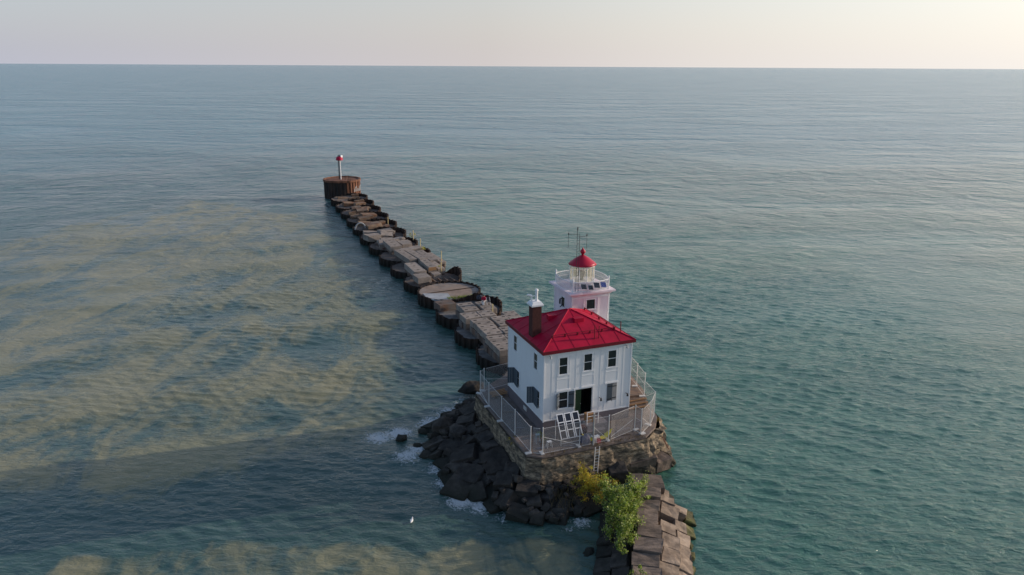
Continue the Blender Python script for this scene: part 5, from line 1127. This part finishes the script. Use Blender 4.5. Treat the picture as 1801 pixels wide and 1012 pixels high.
# ------------------------------------------------------------------ person resting on the blocks
def person(pos, face, label):
    """one skinned body, seated low, leaning forward"""
    t = thing('person', label, 'person', pos); Fd = Vector(face).normalized(); S = Z.cross(Fd)
    Q = lambda f, s, z: Fd * f + S * s + Z * z
    V, E, Rd = [], [], []
    def nv(p, r, par=None):
        V.append(p); Rd.append(r); 
        if par is not None: E.append((par, len(V) - 1))
        return len(V) - 1
    pel = nv(Q(0, 0, .48), .15); sp_ = nv(Q(.03, 0, .68), .14, pel); chs = nv(Q(.1, 0, .9), .16, sp_); nk = nv(Q(.15, 0, 1.06), .065, chs); hd0 = nv(Q(.18, 0, 1.15), .085, nk); hd1 = nv(Q(.2, 0, 1.24), .105, hd0); nv(Q(.19, 0, 1.32), .075, hd1)
    for s in (-1, 1):
        hip = nv(Q(.05, .1 * s, .46), .105, pel); kn = nv(Q(.46, .16 * s, .5), .07, hip); an = nv(Q(.42, .15 * s, .09), .045, kn); nv(Q(.6, .17 * s, .05), .04, an)
        sh = nv(Q(.11, .2 * s, .97), .07, chs); eb = nv(Q(.22, .27 * s, .7), .05, sh); wr = nv(Q(.44, .16 * s, .6), .033, eb); pm = nv(Q(.5, .13 * s, .58), .035, wr)
        for k, ln in enumerate((.07, .085, .08, .062)):
            a_ = nv(Q(.54, (.13 + (k - 1.5) * .019) * s, .575), .009, pm); b_ = nv(Q(.54 + ln * .6, (.125 + (k - 1.5) * .021) * s, .56), .0085, a_); nv(Q(.54 + ln * .75, (.12 + (k - 1.5) * .02) * s, .53), .007, b_)
        th = nv(Q(.5, (.13 - .045) * s, .575), .01, pm); nv(Q(.54, (.13 - .065) * s, .56), .009, th)
    me = bpy.data.meshes.new('body'); me.from_pydata(V, E, []); ob = bpy.data.objects.new('body', me); col.objects.link(ob); ob.parent = t
    md = ob.modifiers.new('skin', 'SKIN'); md.use_smooth_shade = True
    for i, sv in enumerate(me.skin_vertices[0].data): sv.radius = (Rd[i], Rd[i]); sv.use_root = i == 0
    ob.modifiers.new('sub', 'SUBSURF').levels = 1; ob.modifiers['sub'].render_levels = 2
    me.materials.append(M['skin'])
    def skin(name, V, E, Rd, m_):
        me = bpy.data.meshes.new(name); me.from_pydata(V, E, []); o = bpy.data.objects.new(name, me); col.objects.link(o); o.parent = t
        md = o.modifiers.new('skin', 'SKIN'); md.use_smooth_shade = True
        for i, sv in enumerate(me.skin_vertices[0].data): sv.radius = (Rd[i], Rd[i]); sv.use_root = i == 0
        o.modifiers.new('sub', 'SUBSURF').render_levels = 2; me.materials.append(m_)
    skin('jacket', [Q(0, 0, .5), Q(.03, 0, .68), Q(.1, 0, .9), Q(.15, 0, 1.05), Q(.11, .21, .97), Q(.22, .28, .7), Q(.42, .17, .61), Q(.11, -.21, .97), Q(.22, -.28, .7), Q(.42, -.17, .61)], [(0, 1), (1, 2), (2, 3), (2, 4), (4, 5), (5, 6), (2, 7), (7, 8), (8, 9)], [.19, .19, .2, .09, .1, .085, .06, .1, .085, .06], M['jacket'])
    skin('trousers', [Q(0, 0, .46), Q(.05, .11, .46), Q(.46, .16, .5), Q(.42, .15, .12), Q(.05, -.11, .46), Q(.46, -.16, .5), Q(.42, -.15, .12)], [(0, 1), (1, 2), (2, 3), (0, 4), (4, 5), (5, 6)], [.16, .13, .095, .07, .13, .095, .07], M['trousers'])
    w = MB(); 
    for i, (a_, z) in enumerate(((0, 0),)):
        v = []
        for k in range(7):
            ph = math.pi * .5 * k / 6
            for j in range(12): th = 2 * math.pi * j / 12; v.append(Vector(pos) + Q(.175 + math.cos(th) * .115 * math.cos(ph), math.sin(th) * .108 * math.cos(ph), 1.245 + math.sin(ph) * .125))
        w.add(v, [(k * 12 + j, k * 12 + (j + 1) % 12, (k + 1) * 12 + (j + 1) % 12, (k + 1) * 12 + j) for k in range(6) for j in range(12)])
    w.build('hair', M['hair'], t)
    w = MB()
    for s in (-1, 1):
        w.box(Vector(pos) + Q(.3, .038 * s, 1.245), (.02, .028, .016), (Fd, S, Z)); w.box(Vector(pos) + Q(.195, .108 * s, 1.235), (.05, .02, .065), (Fd, S, Z)) 
    w.box(Vector(pos) + Q(.312, 0, 1.215), (.035, .03, .045), (Fd, S, Z)); w.box(Vector(pos) + Q(.298, 0, 1.175), (.012, .05, .012), (Fd, S, Z)); w.build('face_features', M['skin'], t)
    for s in (-1, 1):
        w = MB(); w.box(Vector(pos) + Q(.51, .16 * s, .045), (.28, .1, .09), (Fd, S, Z)); w.build('shoe', M['black'], t)
pb = at(852, 534.5, ZT)
person(pb, Vector((-.45, -.8, 0)), 'person in a red jacket and pale trousers seated low on the pier blocks')
t = thing('camp_stool', 'low dark camp stool under the person in the red jacket', 'stool', pb); w = MB(); w.box(pb + Z * .33, (.42, .4, .05), PAX); w.build('seat', M['navy'], t)
for i in (-1, 1):
    for j in (-1, 1): w = MB(); w.tube(pb + PV * .2 * i + PU * .18 * j, pb + PV * .18 * i + PU * .16 * j + Z * .31, .02, n=5); w.build('leg', M['steel'], t)
bc2 = at(859, 536, ZT); t = thing('folding_chair', 'empty dark folding chair right of the seated person', 'chair', bc2)
w = MB(); w.box(bc2 + Z * .42, (.5, .5, .04), PAX); w.build('seat', M['navy'], t); w = MB(); w.box(bc2 + Z * .75 + PU * .24, (.5, .04, .5), PAX); w.build('backrest', M['navy'], t)
for i in (-1, 1):
    for j in (-1, 1): w = MB(); w.tube(bc2 + PV * .25 * i - PU * .25 * j, bc2 + PV * .24 * i + PU * .23 * j + Z * (.42 if j < 0 else 1.0), .02, n=5); w.build('leg', M['trim'], t)
bucket(at(850, 536.5, ZT), .17, .36, M['white'], 'white_pail', 'white pail at the feet of the person in red', 'bucket')
heap(at(844.5, 526, ZT - .1), .5, .4, .55, M['navy'], 'dark_bag', 'dark bag lying on the rim left of the person in red', 'bag', 8)

# ------------------------------------------------------------------ birds
def bird(pos, face, L_, mb_, mw, mh, label, name, group=None, spread=0, cat='bird'):
    t = thing(name, label, cat, pos, group); Fd = Vector(face).normalized(); S = Z.cross(Fd); P0 = Vector(pos)
    w = MB(); n_, k_ = 12, 10; v = []
    prof = [(-.5, .02, .10), (-.42, .07, .10), (-.28, .13, .09), (-.1, .17, .07), (.08, .18, .06), (.22, .15, .08), (.32, .10, .14), (.38, .075, .2), (.43, .075, .255), (.48, .075, .27), (.53, .045, .265), (.60, .012, .25)]
    for (x, r, z) in prof:
        for j in range(k_): a_ = 2 * math.pi * j / k_; v.append(P0 + (Fd * x + S * math.cos(a_) * r + Z * (z + math.sin(a_) * r * .8)) * L_)
    w.add(v, [(i * k_ + j, i * k_ + (j + 1) % k_, (i + 1) * k_ + (j + 1) % k_, (i + 1) * k_ + j) for i in range(n_ - 1) for j in range(k_)]); w.build('body', mb_, t, smooth=True)
    for s in (-1, 1):
        w = MB()
        if spread: P = [Fd * .2 + S * .12 * s + Z * .14, Fd * .25 + S * .6 * s + Z * .3, Fd * .0 + S * 1.15 * s + Z * .22, Fd * -.05 + S * .6 * s + Z * .26, Fd * -.15 + S * .12 * s + Z * .12]
        else: P = [Fd * .22 + S * .15 * s + Z * .16, Fd * .0 + S * .19 * s + Z * .12, Fd * -.55 + S * .05 * s + Z * .17, Fd * -.3 + S * .06 * s + Z * .2, Fd * .1 + S * .08 * s + Z * .2]
        P = [P0 + p * L_ for p in P]; w.add(P + [p + Z * .02 * L_ for p in P], [tuple(range(5)), tuple(range(5, 10))] + [(i, (i + 1) % 5, 5 + (i + 1) % 5, 5 + i) for i in range(5)]); w.build('wing', mw, t)
    w = MB(); w.tube(P0 + (Fd * .55 + Z * .26) * L_, P0 + (Fd * .68 + Z * .24) * L_, .02 * L_, .006 * L_, 6); w.build('beak', mh, t)
bird(at(724, 917, .0), Vector((.1, 1, 0)), .62, M['gull'], M['gull'], M['darkbird'], 'white gull floating alone on the dark water at the lower left', 'gull')
for px, py, lab in ((668, 208, 'dark bird low over the far lake, leftmost of the three together'), (683, 203, 'dark bird low over the far lake, highest of the three together'), (685, 207, 'dark bird low over the far lake, just below another dark bird'), (869, 225, 'lone dark bird low over the far lake, nearest the middle')):
    p = at(px, py, 1.2); bird(p, Vector((.8, .3, 0)), .8, M['darkbird'], M['darkbird'], M['darkbird'], lab, 'waterbird', 'dark birds over the far lake', 1)
